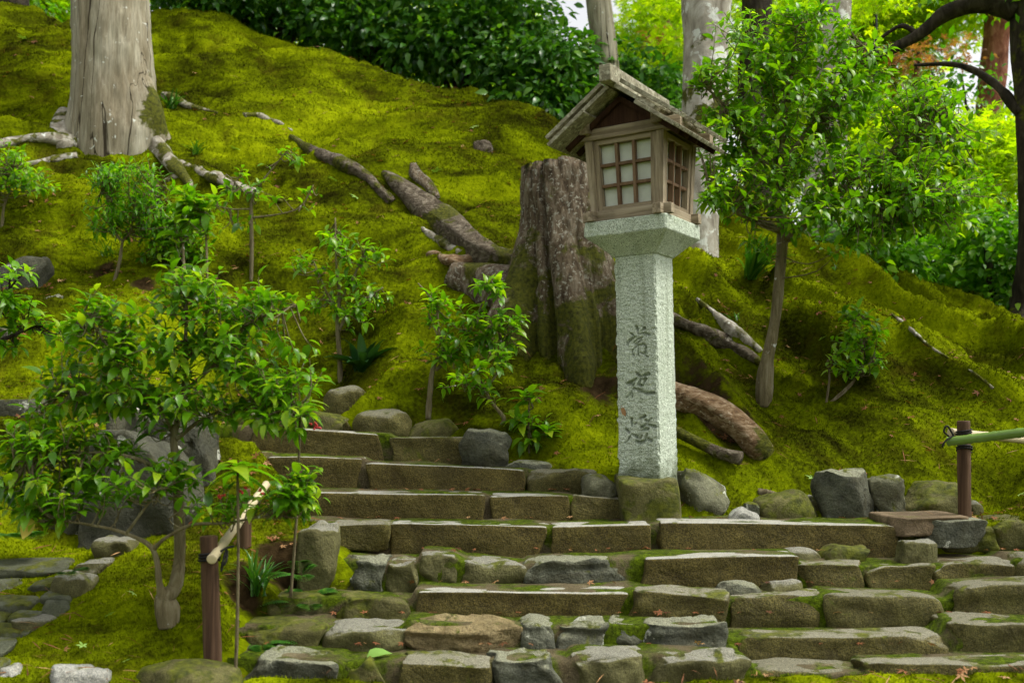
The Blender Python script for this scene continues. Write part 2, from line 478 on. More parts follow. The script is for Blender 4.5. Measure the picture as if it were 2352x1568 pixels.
CTRL = [  # ground seen in the photograph: column, row, distance
 (850,985,6.6),(985,955,6.7),(1150,1010,6.5),(1250,1055,6.3),(1380,1080,6.2),(1440,1090,6.15),(1350,1000,6.4),(1300,900,6.75),(1150,850,7.0),
 (1000,800,7.2),(850,850,6.95),(760,885,6.85),(900,650,7.9),(1050,580,8.2),(1180,500,8.5),(1150,350,9.4),(1250,300,10.2),(1100,228,10.8),
 (900,182,11.0),(700,95,11.3),(360,55,11.4),(0,42,11.4),(700,300,9.7),(500,450,8.7),(640,640,7.8),(270,360,9.0),(100,350,9.0),(0,300,9.4),
 (0,180,10.3),(400,200,10.2),(270,640,7.7),(50,560,8.0),(50,860,6.6),(150,780,7.0),(560,800,7.1),
 (1620,1170,5.85),(1900,1185,5.75),(2100,1185,5.7),(2352,1170,5.7),(1660,1080,6.25),(1850,1050,6.3),(2100,1050,6.2),(2352,1040,6.1),
 (1750,925,6.8),(1900,925,6.8),(2150,900,6.9),(2352,900,6.7),(1650,800,7.5),(1640,620,8.8),(1640,500,9.8),(1620,420,10.5),(1800,560,9.2),
 (1980,680,8.4),(2150,760,8.0),(2352,830,7.6),(2000,672,9.5),(2300,800,8.5),(2200,757,10.0),(1900,620,10.0),
 (1650,1188,5.98),(1800,1180,6.0),(1950,1185,6.02),(2100,1180,6.0),(2300,1165,6.0),(300,1270,5.15),(385,1430,4.55),(490,1530,4.3),(600,1400,4.6),(300,1550,4.2),(650,1290,5.1),(100,1400,4.7),(0,1300,5.1),(0,1568,4.1),(200,1250,5.4)]
pts = [tuple(P(*c)) for c in CTRL] + [
 (-2.4,6.0,1.42),(-1.5,6.1,1.40),(-7,4,.55),(7,4,.45),(-7,8,2.7),(-7,12,5.6),(-6,16,4.8),(0,16,3.9),(7,8,1.9),(7,12,2.3),(7,16,2.4),(3,16,2.7),
 (4.5,11,2.4),(-2.2,12.6,5.4),(-2.2,14,4.9),(.3,12,4.0),(-5,11.5,5.7),(2,13,3.2),(0,3.6,.3),(3,3.6,.3),(3.2,5.0,.75),(3.4,5.5,1.0),(-3,3.6,.4)]
_c = np.array(pts)
def _tps(r2):
    return 0.5 * r2 * np.log(r2 + 1e-9)
_n = len(_c)
_d2 = ((_c[:, None, :2] - _c[None, :, :2]) ** 2).sum(-1)
_A = np.zeros((_n + 3, _n + 3))
_A[:_n, :_n] = _tps(_d2) + 0.02 * np.eye(_n)
_A[:_n, _n] = 1; _A[:_n, _n + 1:] = _c[:, :2]
_A[_n, :_n] = 1; _A[_n + 1:, :_n] = _c[:, :2].T
_w = np.linalg.solve(_A, np.concatenate([_c[:, 2], np.zeros(3)]))

def stair_level(X, Y):
    """height of the tread at a place, or a large number outside the flight"""
    out = np.full(X.shape, 99.0)
    for k in range(len(STEP)):
        y0 = STEP_Y[k] + 0.02
        y1 = STEP_Y[k - 1] + 0.02 if k else STEP_Y[0] + 0.35
        xa, xb = [(u - CU) * STEP_Y[k] / FPX for u in STEP_U[k]]
        m = (Y >= y0) & (Y < y1) & (X > xa) & (X < xb)
        out[m] = STEP_Z[k]
    return out

def bank_limit(X, Y):
    """the banks beside the flight: ground lies under the treads and climbs away from their ends"""
    out = np.full(X.shape, 99.0)
    for k in range(len(STEP)):
        y0 = STEP_Y[k] + 0.02
        y1 = STEP_Y[k - 1] + 0.02 if k else STEP_Y[0] + 0.30
        xa, xb = [(u - CU) * STEP_Y[k] / FPX for u in STEP_U[k]]
        dx = np.maximum(np.maximum(xa - X, X - xb), 0)
        dy = np.maximum(Y - y1, 0) if k == 0 else 0
        ins = smooth01(np.minimum(X - xa, xb - X) / .2)
        lim = STEP_Z[k] - .17 * ins + 1.2 * dx + 1.2 * dy + .02
        m = (Y >= y0) & ((Y < y1) if k else (Y < y1 + .8))
        out[m] = np.minimum(out[m], lim[m])
    return out

def hill(X, Y, fine=True):
    X = np.asarray(X, float).ravel(); Y = np.asarray(Y, float).ravel()
    xc = np.clip(X, -7.5, 7.5); yc = np.clip(Y, 3.4, 17)
    z = np.zeros(len(xc))
    for i in range(0, len(xc), 40000):
        a = xc[i:i + 40000]; b = yc[i:i + 40000]
        d2 = (a[:, None] - _c[None, :, 0]) ** 2 + (b[:, None] - _c[None, :, 1]) ** 2
        z[i:i + 40000] = _tps(d2) @ _w[:_n] + _w[_n] + _w[_n + 1] * a + _w[_n + 2] * b
    away = np.hypot(X - xc, Y - yc)
    z = z * np.exp(-(away / 14) ** 2) + 0.2 * (1 - np.exp(-(away / 14) ** 2))
    if fine:
        slope = smooth01((Y - 6.0) / 1.2)
        right = smooth01((X - 0.3) / 1.2)
        zz = np.zeros_like(X)
        wob = fbm(np.stack([X * .7, Y * .7, zz], 1), 2, 5) * .5
        left_b = fbm(np.stack([X * .9 + wob, (Y + wob * .6) * 2.6, zz], 1), 3, 21)
        al = X * .55 - Y * .84; ac = X * .84 + Y * .55
        right_b = fbm(np.stack([al * .40, (ac + wob * .25) * 2.7, zz], 1), 3, 33)
        right_b = right_b + .45 * (1 - 2.6 * np.abs(fbm(np.stack([al * .55 + 9, (ac + wob * .35) * 3.6, zz], 1), 2, 37)))
        b = (left_b * (1 - right) * .32 + right_b * right * .38) * slope
        c1 = np.abs(noise(np.stack([X * 2.4 + wob * 3, Y * 4.6 + wob, zz], 1), 41)) - .4
        c2 = np.abs(noise(np.stack([X * 6.5 + wob * 5, Y * 10 + wob * 3, zz + 3], 1), 43)) - .4
        lump = c1 * (0.026 + 0.070 * slope) + c2 * (0.012 + 0.014 * slope)
        tuft = fbm(np.stack([X * 17, Y * 24, zz], 1), 3, 51) * (0.013 + .008 * slope)
        z = z + b + lump + tuft
    return np.minimum(z, bank_limit(X, Y))

def hz(x, y):
    return float(hill(np.array([x]), np.array([y]))[0])

_YS = np.exp(np.linspace(math.log(3.7), math.log(16), 900))
def G(u, v, lift=0.0):
    """the place on the ground that shows at frame position (u, v)"""
    z = hill((u - CU) * _YS / FPX, _YS)
    ray = EYE + (HV - v) * _YS / FPX
    hit = np.nonzero(ray <= z)[0]
    k = hit[0] if len(hit) else 400
    p = P(u, v, float(_YS[k]))
    p.z += lift
    return p

EARTH = [(1385, 880, .14), (1440, 880, .14),
         (1370, 900, .12), (1620, 960, .22), (1680, 1000, .18), (1580, 930, .2), (1190, 700, .16), (1230, 760, .14),
         (560, 1365, .12), (650, 1330, .16), (700, 1360, .1), (240, 620, .12), (330, 650, .1), (420, 640, .1)]
_earth = [(G(u, v), r) for u, v, r in EARTH]

def earth_at(x, y):
    e = np.zeros_like(x)
    for p, r in _earth:
        e = np.maximum(e, np.exp(-((x - p.x) ** 2 + (y - p.y) ** 2) / (r * r)))
    return e

# the hill: one sheet, finer towards the steps
na, nr = 620, 660
aa = np.linspace(-.60, .60, na)
yy = np.exp(np.linspace(math.log(3.5), math.log(13.6), nr))
A2, Y2 = np.meshgrid(aa, yy)
X2 = (A2 * Y2).ravel(); Y2 = Y2.ravel()
Z2 = hill(X2, Y2)
idx = np.arange(na * nr).reshape(nr, na)
quads = np.stack([idx[:-1, :-1], idx[:-1, 1:], idx[1:, 1:], idx[1:, :-1]], -1).reshape(-1, 4)
me = mesh_np('moss_hill', np.stack([X2, Y2, Z2], 1), quads, attrs={'earth': earth_at(X2, Y2), 'rnd': np.full(len(X2), .22)})
tag(obj('moss_hill', me, M['moss']), 'steep mossy hillside rising beside the stone steps', kind='structure')

# the land around it, out to the horizon
gx = np.concatenate([np.linspace(-260, -16, 14), np.linspace(-14, 14, 57), np.linspace(16, 260, 14)])
gy = np.concatenate([np.linspace(-260, -6, 14), np.linspace(-4, 24, 57), np.linspace(27, 320, 14)])
GX, GY = np.meshgrid(gx, gy)
gz = hill(GX.ravel(), GY.ravel(), False) - 0.25
inside = (np.abs(GX.ravel()) < .56 * GY.ravel()) & (GY.ravel() > 3.7) & (GY.ravel() < 13)
gz[inside] -= 0.5
gi = np.arange(len(gx) * len(gy)).reshape(len(gy), len(gx))
gq = np.stack([gi[:-1, :-1], gi[:-1, 1:], gi[1:, 1:], gi[1:, :-1]], -1).reshape(-1, 4)
me = mesh_np('ground', np.stack([GX.ravel(), GY.ravel(), gz], 1), gq, attrs={'earth': np.full(GX.size, .45), 'rnd': np.full(GX.size, .1)})
tag(obj('ground', me, M['moss']), 'garden ground beyond the mossy hill', kind='structure')

# moss shoots
nb = 420000
ba = RNG.uniform(-.52, .52, nb)
by = np.exp(RNG.uniform(math.log(3.9), math.log(12.2), nb))
bx = ba * by
keep = (earth_at(bx, by) < RNG.uniform(.3, .7, nb)) & (stair_level(bx, by) > 50)
bx, by = bx[keep], by[keep]
bz = hill(bx, by)
nb = len(bx)
ln = (0.006 + 0.0014 * by) * RNG.uniform(.5, 1.3, nb)
wd = 0.0011 + 0.00042 * by
th = RNG.uniform(0, math.tau, nb)
tx, ty = RNG.normal(0, .45, nb), RNG.normal(-.15, .45, nb)
b0 = np.stack([bx - np.cos(th) * wd, by - np.sin(th) * wd, bz - .006], 1)
b1 = np.stack([bx + np.cos(th) * wd, by + np.sin(th) * wd, bz - .006], 1)
b2 = np.stack([bx + tx * ln, by + ty * ln, bz + ln * .8], 1)
bv = np.stack([b0, b1, b2], 1).reshape(-1, 3)
br = np.repeat(RNG.uniform(.1, .62, nb), 3)
me = mesh_np('moss', bv, np.arange(nb * 3).reshape(-1, 3), smooth=False, attrs={'rnd': br, 'earth': np.zeros(nb * 3)})
tag(obj('moss', me, M['moss']), 'fine green moss shoots covering the hillside', 'moss', kind='stuff')

# ---------------------------------------------------------------- shape builders
def cube_sphere(n):
    """unit cube surface with n cells an edge, shared vertices"""
    key, vs_, fs = {}, [], []
    def vid(c):
        if c not in key:
            key[c] = len(vs_); vs_.append(c)
        return key[c]
    for ax in range(3):
        for sgn in (0, n):
            for i in range(n):
                for j in range(n):
                    q = []
                    for (a, b) in ((i, j), (i + 1, j), (i + 1, j + 1), (i, j + 1)):
                        c = [0, 0, 0]; c[ax] = sgn; c[(ax + 1) % 3] = a; c[(ax + 2) % 3] = b
                        q.append(vid(tuple(c)))
                    fs.append(q if sgn else q[::-1])
    return np.array(vs_, float) / n * 2 - 1, np.array(fs)
_CS = {n: cube_sphere(n) for n in (6, 10, 14, 20)}

def rock_mesh(name, half, rnd=0.5, seed=0, rough=0.10, cuts=3, n=14, cut_depth=.75, layers=0.0):
    """a stone: rounded box bent out of true, planar breaks, lumpy surface; half = half sizes in metres"""
    c, f = _CS[n]
    h = np.array(half, float)
    r = np.random.default_rng(seed)
    k = 1.0 + 1.5 * (1 - rnd)
    p = np.tanh(c * k) / math.tanh(k)
    e = 2.3 + 26 * (1 - rnd) ** 3                       # superellipsoid: 2 is an egg, large is a block
    p = p / np.maximum((np.abs(p) ** e).sum(1, keepdims=True) ** (1 / e), 1e-6)
    nrm = c / np.linalg.norm(c, axis=1, keepdims=True)
    lo = np.stack([fbm(p * .9 + seed * 1.7 + j * 5.3, 2, seed + j) for j in range(3)], 1)
    p = p + lo * rough * 2.4 * np.array((.8, 1, .8))
    tp = r.normal(0, rough * .9, 4)
    p[:, 0] += tp[0] * p[:, 2]; p[:, 2] += tp[1] * p[:, 0] * .5; p[:, 0] *= 1 + tp[2] * p[:, 2]
    for j in range(cuts):
        nn = r.normal(0, 1, 3)
        nn[1] = -abs(nn[1]) if r.random() < .6 else nn[1]
        nn /= np.linalg.norm(nn)
        dd = np.quantile(p @ nn, 1) * r.uniform(cut_depth - .16, cut_depth + .06)
        over = np.maximum(0, p @ nn - dd)
        p = p - over[:, None] * nn * .92
    lo_, hi_ = p.min(0), p.max(0)
    p = (p - (lo_ + hi_) / 2) / (hi_ - lo_) * 2 * h      # keep the measured size
    m = min(h)
    p = p + (fbm(p / m * 1.3 + seed, 3, seed + 9, .6) * rough * .9 * m)[:, None] * nrm
    p = p + ((.35 - np.abs(fbm(p / m * 2.3 + seed * 2.1, 3, seed + 19, .6)) * 1.6) * rough * .45 * m)[:, None] * nrm
    if layers:
        p[:, 1] += layers * m * noise(np.stack([p[:, 0] * 3, p[:, 1] * 0, p[:, 2] / m * 4], 1), seed)
    return mesh_np(name, p, f)

def stone_px(name, u0, u1, vt, vb, Y, depth, mat, seed, rnd=.5, rough=.1, cuts=3, parent=None, sink=.03, n=14, vt2=None, cut_depth=.75, layers=0.0, yaw=0.0, mesh_only=False):
    """a stone whose near face shows in the given frame rectangle when its near side stands at distance Y"""
    a, b = P(u0, vt, Y), P(u1, vb, Y)
    vt2 = vt if vt2 is None else vt2
    zt = P(u0, (vt + vt2) / 2, Y).z
    hx, hz_ = (b.x - a.x) / 2, (zt - b.z + sink) / 2
    me = rock_mesh(name, (hx, depth / 2, hz_), rnd, seed, rough, cuts, n, cut_depth, layers)
    loc = Vector(((a.x + b.x) / 2, Y + depth / 2, zt - hz_))
    o = obj(name, me, M[mat])
    roll = math.atan2((vt2 - vt), (u1 - u0))
    o.rotation_euler = (0, roll, yaw)
    if parent is not None:
        o.parent = parent
        loc = loc - parent_world(parent)
    o.location = loc
    return o

def parent_world(p):
    w = Vector((0, 0, 0))
    while p is not None:
        w = w + p.location
        p = p.parent
    return w

def tube_arrays(path, radii, seg=8, wob=0.0, seed=0, cap=True, lobes=None):
    """path: list of Vector, radii per point -> verts, faces; optionally uneven"""
    pts_ = [Vector(p) for p in path]
    n = len(pts_)
    V, F = [], []
    ref = Vector((0.31, 0.2, 1)).normalized()
    prev = None
    for i, p in enumerate(pts_):
        t = (pts_[min(i + 1, n - 1)] - pts_[max(i - 1, 0)])
        t = t.normalized() if t.length > 1e-9 else Vector((0, 0, 1))
        if prev is None:
            x = t.orthogonal().normalized() if abs(t.dot(Vector((1, 0, 0)))) > .9 else (Vector((1, 0, 0)) - t * t.x).normalized()
        else:
            x = (prev - t * prev.dot(t)).normalized()
        prev = x
        y = t.cross(x)
        for k in range(seg):
            a = math.tau * k / seg
            r = radii[i]
            V.append(p + (x * math.cos(a) + y * math.sin(a)) * r)
    V = np.array([tuple(v) for v in V])
    if wob:
        cen = np.array([tuple(p) for p in pts_])
        c = np.repeat(cen, seg, 0)
        d = V - c
        arc = np.concatenate([[0], np.cumsum(np.linalg.norm(np.diff(cen, axis=0), axis=1))])
        rm = max(.004, float(np.mean(radii)))
        an = np.tile(np.arange(seg) * math.tau / seg, n)
        sa = np.repeat(arc, seg) / rm
        grain = fbm(np.stack([np.cos(an) * 1.7, np.sin(an) * 1.7, sa * .16], 1) + seed * 3.7, 3, seed, .6)
        swell = noise(np.stack([sa * .30, sa * 0, sa * 0], 1) + seed, seed + 2)
        V = c + d * (1 + wob * (1.1 * grain + .7 * swell))[:, None]
    for i in range(n - 1):
        for k in range(seg):
            k2 = (k + 1) % seg
            F.append([i * seg + k, i * seg + k2, (i + 1) * seg + k2, (i + 1) * seg + k])
    if cap:
        F.append(list(range(seg))[::-1])
        F.append([(n - 1) * seg + k for k in range(seg)])
    return V, F

def smooth_path(ps, rs, sub=5):
    """Catmull-Rom through the points"""
    ps = [Vector(p) for p in ps]
    out, ro = [], []
    n = len(ps)
    for i in range(n - 1):
        p0, p1, p2, p3 = ps[max(i - 1, 0)], ps[i], ps[i + 1], ps[min(i + 2, n - 1)]
        for k in range(sub):
            t = k / sub
            out.append(0.5 * ((2 * p1) + (p2 - p0) * t + (2 * p0 - 5 * p1 + 4 * p2 - p3) * t * t + (3 * p1 - p0 - 3 * p2 + p3) * t ** 3))
            ro.append(rs[i] + (rs[i + 1] - rs[i]) * t)
    out.append(ps[-1]); ro.append(rs[-1])
    return out, ro

def join_arrays(parts):
    V, F, o = [], [], 0
    for v, f in parts:
        V.append(np.asarray(v)); F += [[i + o for i in q] for q in f]; o += len(v)
    return np.concatenate(V), F

def hexa(name, corners, mat, parent, bevel=0.0):
    """box from 8 corners: bottom 0-3, top 4-7"""
    F = [[3, 2, 1, 0], [4, 5, 6, 7], [0, 1, 5, 4], [1, 2, 6, 5], [2, 3, 7, 6], [3, 0, 4, 7]]
    c = np.mean([tuple(x) for x in corners], axis=0)
    me = mesh_np(name, [tuple(np.array(tuple(x)) - c) for x in corners], F, smooth=False)
    o = obj(name, me, M[mat] if isinstance(mat, str) else mat, parent)
    off = Vector(c)
    o.location = off
    if bevel:
        m = o.modifiers.new('edge', 'BEVEL')
        m.width = bevel; m.segments = 2; m.limit_method = 'ANGLE'
    return o

def box(name, x0, x1, y0, y1, z0, z1, mat, parent, bevel=.003):
    return hexa(name, [(x0, y0, z0), (x1, y0, z0), (x1, y1, z0), (x0, y1, z0), (x0, y0, z1), (x1, y0, z1), (x1, y1, z1), (x0, y1, z1)], mat, parent, bevel)

# ---------------------------------------------------------------- leaves
def leaf_template(rows=3, w=.42, droop=.28, fold=.10, tipw=1.0):
    """unit leaf along +y, face +z"""
    V = [(0, 0, 0)]
    ts = [(i + 1) / (rows + 1) for i in range(rows)]
    for t in ts:
        ww = w / 2 * (math.sin(math.pi * t ** .8) ** .75) * (1 if t < .6 else tipw)
        z = -droop * t * t
        V += [(-ww, t, z + fold * ww * 2), (0, t, z), (ww, t, z + fold * ww * 2)]
    V.append((0, 1, -droop * 1.15))
    F = [[0, 2, 1], [0, 3, 2]]
    for i in range(rows - 1):
        a = 1 + 3 * i
        for k in (0, 1):
            F += [[a + k, a + k + 1, a + k + 4], [a + k, a + k + 4, a + k + 3]]
    a = 1 + 3 * (rows - 1); e = len(V) - 1
    F += [[a, a + 1, e], [a + 1, a + 2, e]]
    return np.array(V, float), np.array(F)
LEAF3 = leaf_template(3, .47, .42, .16)
LEAF2 = leaf_template(2, .50, .34, .14)
LEAF1 = leaf_template(1, .55, .15)
LEAFN = leaf_template(3, .27, .35)
def maple_template():
    V = [(0, 0, 0)]; F = []
    for k, (a, r) in enumerate(((-115, .5), (-60, .85), (0, 1.0), (60, .85), (115, .5))):
        a = math.radians(a)
        d = (math.sin(a), math.cos(a)); s = (d[1], -d[0])
        b = len(V)
        V += [(d[0] * r * .45 - s[0] * .14, d[1] * r * .45 - s[1] * .14, .04), (d[0] * r, d[1] * r, -.06), (d[0] * r * .45 + s[0] * .14, d[1] * r * .45 + s[1] * .14, .04)]
        F += [[0, b + 1, b], [0, b + 2, b + 1]]
    return np.array(V, float), np.array(F)
MAPLE = maple_template()

def norm(a):
    return a / np.maximum(np.linalg.norm(a, axis=1, keepdims=True), 1e-9)

def leaf_frames(D, N):
    D = norm(D)
    N = norm(N - (N * D).sum(1, keepdims=True) * D)
    X = np.cross(D, N)
    return X, D, N

def leaves_mesh(name, Pp, D, N, S, tmpl, mat, parent=None, rnd=None, origin=(0, 0, 0)):
    V0, F0 = tmpl
    X, D, N = leaf_frames(D, N)
    n, k = len(Pp), len(V0)
    v = (X[:, None, :] * V0[None, :, 0, None] + D[:, None, :] * V0[None, :, 1, None] + N[:, None, :] * V0[None, :, 2, None]) * S[:, None, None] + Pp[:, None, :]
    f = (F0[None] + (np.arange(n) * k)[:, None, None]).reshape(-1, 3)
    r = np.repeat(RNG.uniform(0, 1, n) if rnd is None else rnd, k)
    me = mesh_np(name, v.reshape(-1, 3) - np.array(origin), f, smooth=True, attrs={'rnd': r})
    return obj(name, me, M[mat], parent)

_leafmesh = {}
def leaf_objects(Pp, D, N, S, tmpl, mat, parent, name='leaf'):
    """each leaf an object, sharing one mesh per kind"""
    key = (id(tmpl[0]), mat)
    if key not in _leafmesh:
        me = mesh_np('leaf', tmpl[0], tmpl[1], attrs={'rnd': np.zeros(len(tmpl[0]))})
        me.materials.append(M[mat])
        _leafmesh[key] = me
    X, D, N = leaf_frames(D, N)
    w = np.array(parent_world(parent))
    for i in range(len(Pp)):
        o = bpy.data.objects.new(name, _leafmesh[key])
        COL.objects.link(o)
        o.parent = parent
        s = S[i]
        p = Pp[i] - w
        o.matrix_basis = Matrix(((X[i, 0] * s, D[i, 0] * s, N[i, 0] * s, p[0]), (X[i, 1] * s, D[i, 1] * s, N[i, 1] * s, p[1]), (X[i, 2] * s, D[i, 2] * s, N[i, 2] * s, p[2]), (0, 0, 0, 1)))

def twig_leaves(p0, p1, n, rng, size, up=.35):
    """leaves set alternately along the outer part of a twig"""
    d = p1 - p0
    L = np.linalg.norm(d); d = d / max(L, 1e-6)
    x = np.cross(d, (0.1, 0.2, 1)); x /= max(np.linalg.norm(x), 1e-6)
    y = np.cross(d, x)
    Pp, D, N, S = [], [], [], []
    a0 = rng.uniform(0, 6.28)
    for k in range(n):
        t = 1 - (k / max(1, n)) * min(.85, n * size * .28 / max(L, 1e-3))
        a = a0 + k * 2.4
        rad = x * math.cos(a) + y * math.sin(a)
        ax = rad * .95 + d * (.35 + .5 * (k == 0) + rng.uniform(0, .35)) + np.array((0, 0, up * rng.uniform(-.6, .5)))
        Pp.append(p0 + (p1 - p0) * t + rad * .004)
        D.append(ax)
        N.append(np.array((0, 0, 1.0)) + d * .12 + rng.normal(0, .20, 3))
        S.append(size * rng.uniform(.55, 1.15) * (1 if k > 1 else .8))
    return Pp, D, N, S

def plant(name, label, cat, base, branches, clusters, size, mat, bark, tmpl=LEAF3, per=7, n_obj=0, group=None, seed=0, twig_r=.0035, up=.35, stem_name='trunk', mult=1.25, flat=.8):
    """woody plant. branches: lists of (u, v, Y, radius in px); clusters: (u, v, ru, rv, Y, rY, tips)"""
    rng = np.random.default_rng(seed + 100)
    root = empty(name, base, label, cat, group)
    w = np.array(base)
    parts, nodes = [], []
    for br in branches:
        ps = [P(u, v, Y) for u, v, Y, r in br]
        rs = [r * Y / FPX * (1.0 if name in ('leafy_shrub', 'young_tree') else .78) for u, v, Y, r in br]
        sp, sr = smooth_path(ps, rs, 6)
        parts.append(tube_arrays([Vector(p) - Vector(w) for p in sp], sr, 9, .16, seed))
        nodes += [np.array(p) for p in sp[len(sp) // 3:]]
    V, F = join_arrays(parts)
    obj(stem_name, mesh_np(stem_name, V, F), M[bark], root)
    nodes = np.array(nodes)
    tw, LP, LD, LN, LS = [], [], [], [], []
    for (u, v, ru, rv, Y, rY, tips) in clusters:
        for k in range(int(round(tips * mult))):
            q = rng.normal(0, 1, 3); q = q / np.linalg.norm(q) * rng.uniform(.02, 1) ** .40 * 1.12
            tip = np.array(P(u + q[0] * ru, v + q[2] * rv * flat, Y + q[1] * rY))
            dist = np.linalg.norm(nodes - tip, axis=1) + .35 * np.maximum(0, nodes[:, 2] - tip[2])
            nd = nodes[np.argmin(dist + rng.uniform(0, .12, len(nodes)))]
            mid = (nd + tip) / 2 + rng.normal(0, .02, 3) + np.array((0, 0, -.03))
            sp, sr = smooth_path([Vector(nd), Vector(mid), Vector(tip)], [twig_r * 1.5, twig_r, twig_r * .5], 3)
            tw.append(tube_arrays([p - Vector(w) for p in sp], sr, 4, 0, 0, False))
            a = twig_leaves(np.array(mid), tip, per + int(rng.integers(-2, 3)), rng, size, up)
            LP += a[0]; LD += a[1]; LN += a[2]; LS += a[3]
    if tw:
        V, F = join_arrays(tw)
        tag(obj('twigs', mesh_np('twigs', V, F), M[bark], root), kind='stuff')
    LP, LD, LN, LS = np.array(LP), np.array(LD), np.array(LN), np.array(LS)
    order = np.argsort(LP[:, 1] - LS * 3)
    k = min(n_obj, len(order))
    if k:
        s_ = order[:k]
        leaf_objects(LP[s_], LD[s_], LN[s_], LS[s_], tmpl, mat, root)
    s_ = order[k:]
    if len(s_):
        tag(leaves_mesh('foliage', LP[s_], LD[s_], LN[s_], LS[s_], tmpl, mat, root, origin=w), kind='stuff')
    return root

def cloud(rng, blobs, clump_r, per):
    """leaf places in clumps through ellipsoids; blobs: (u, v, ru, rv, Y, rY, clumps)"""
    out, nrm = [], []
    for (u, v, ru, rv, Y, rY, ncl) in blobs:
        q = rng.normal(0, 1, (ncl, 3)); q = norm(q) * (rng.uniform(.08, 1, (ncl, 1)) ** .40)
        yy_ = Y + q[:, 1] * rY
        c = np.stack([(u + q[:, 0] * ru - CU) * Y / FPX, yy_, EYE + (HV - v - q[:, 2] * rv) * Y / FPX], 1)
        k = rng.integers(per // 2, per + per // 2, ncl)
        cc = np.repeat(c, k, 0)
        d = rng.normal(0, 1, cc.shape) * np.array((1, 1, .6)) * clump_r
        out.append(cc + d); nrm.append(d)
    return np.concatenate(out), np.concatenate(nrm)

def cloud_leaves(rng, blobs, clump_r, per, size, mat, tmpl, parent, origin, name='crown'):
    p, d = cloud(rng, blobs, clump_r, per)
    n = len(p)
    D = d + rng.normal(0, .4 * clump_r, (n, 3)) + np.array((0, 0, -.3 * clump_r))
    N = np.array((0, 0, 1.0)) + rng.normal(0, .55, (n, 3))
    return leaves_mesh(name, p, D, N, size * rng.uniform(.6, 1.3, n), tmpl, mat, parent, rng.uniform(0, 1, n), origin)

def trunk_mesh(path, radii, seg=24, sub=10, wob=.06, seed=0, flare=None, name='trunk'):
    sp, sr = smooth_path(path, radii, sub)
    V, F = tube_arrays(sp, sr, seg, wob, seed)
    return V, F, sp

# ---------------------------------------------------------------- the stone steps
steps = empty('stone_steps', (P(1176, 1568, 4.2).x, 4.2, STEP_Z[-1]), 'broad weathered flight of stone steps climbing below the lantern', 'steps')
def mat_tread():
    t = NT('trodden_earth')
    co = t.coords(world=True)
    a = t.noise(co, 7, 5, .6)
    col = t.ramp(a, [(.3, (.050, .038, .018)), (.7, (.150, .125, .072))])
    col = t.mix(t.thr(t.noise(co, 3.2, 5, .65, .5), .40, .54), col, t.ramp(t.noise(co, 40, 3), [(.3, (.018, .028, .002)), (.7, (.085, .125, .003))]))
    g = t.noise(co, 120, 3, .7)
    col = t.mix(.5, col, t.mix(1.0, col, t.ramp(g, [(.35, (.4, .4, .4)), (.65, (1.6, 1.6, 1.5))]), 'MULTIPLY'))
    return t.done(t.bsdf(col, .95, t.bump(g, .7, .012), .1))
M['tread'] = mat_tread()
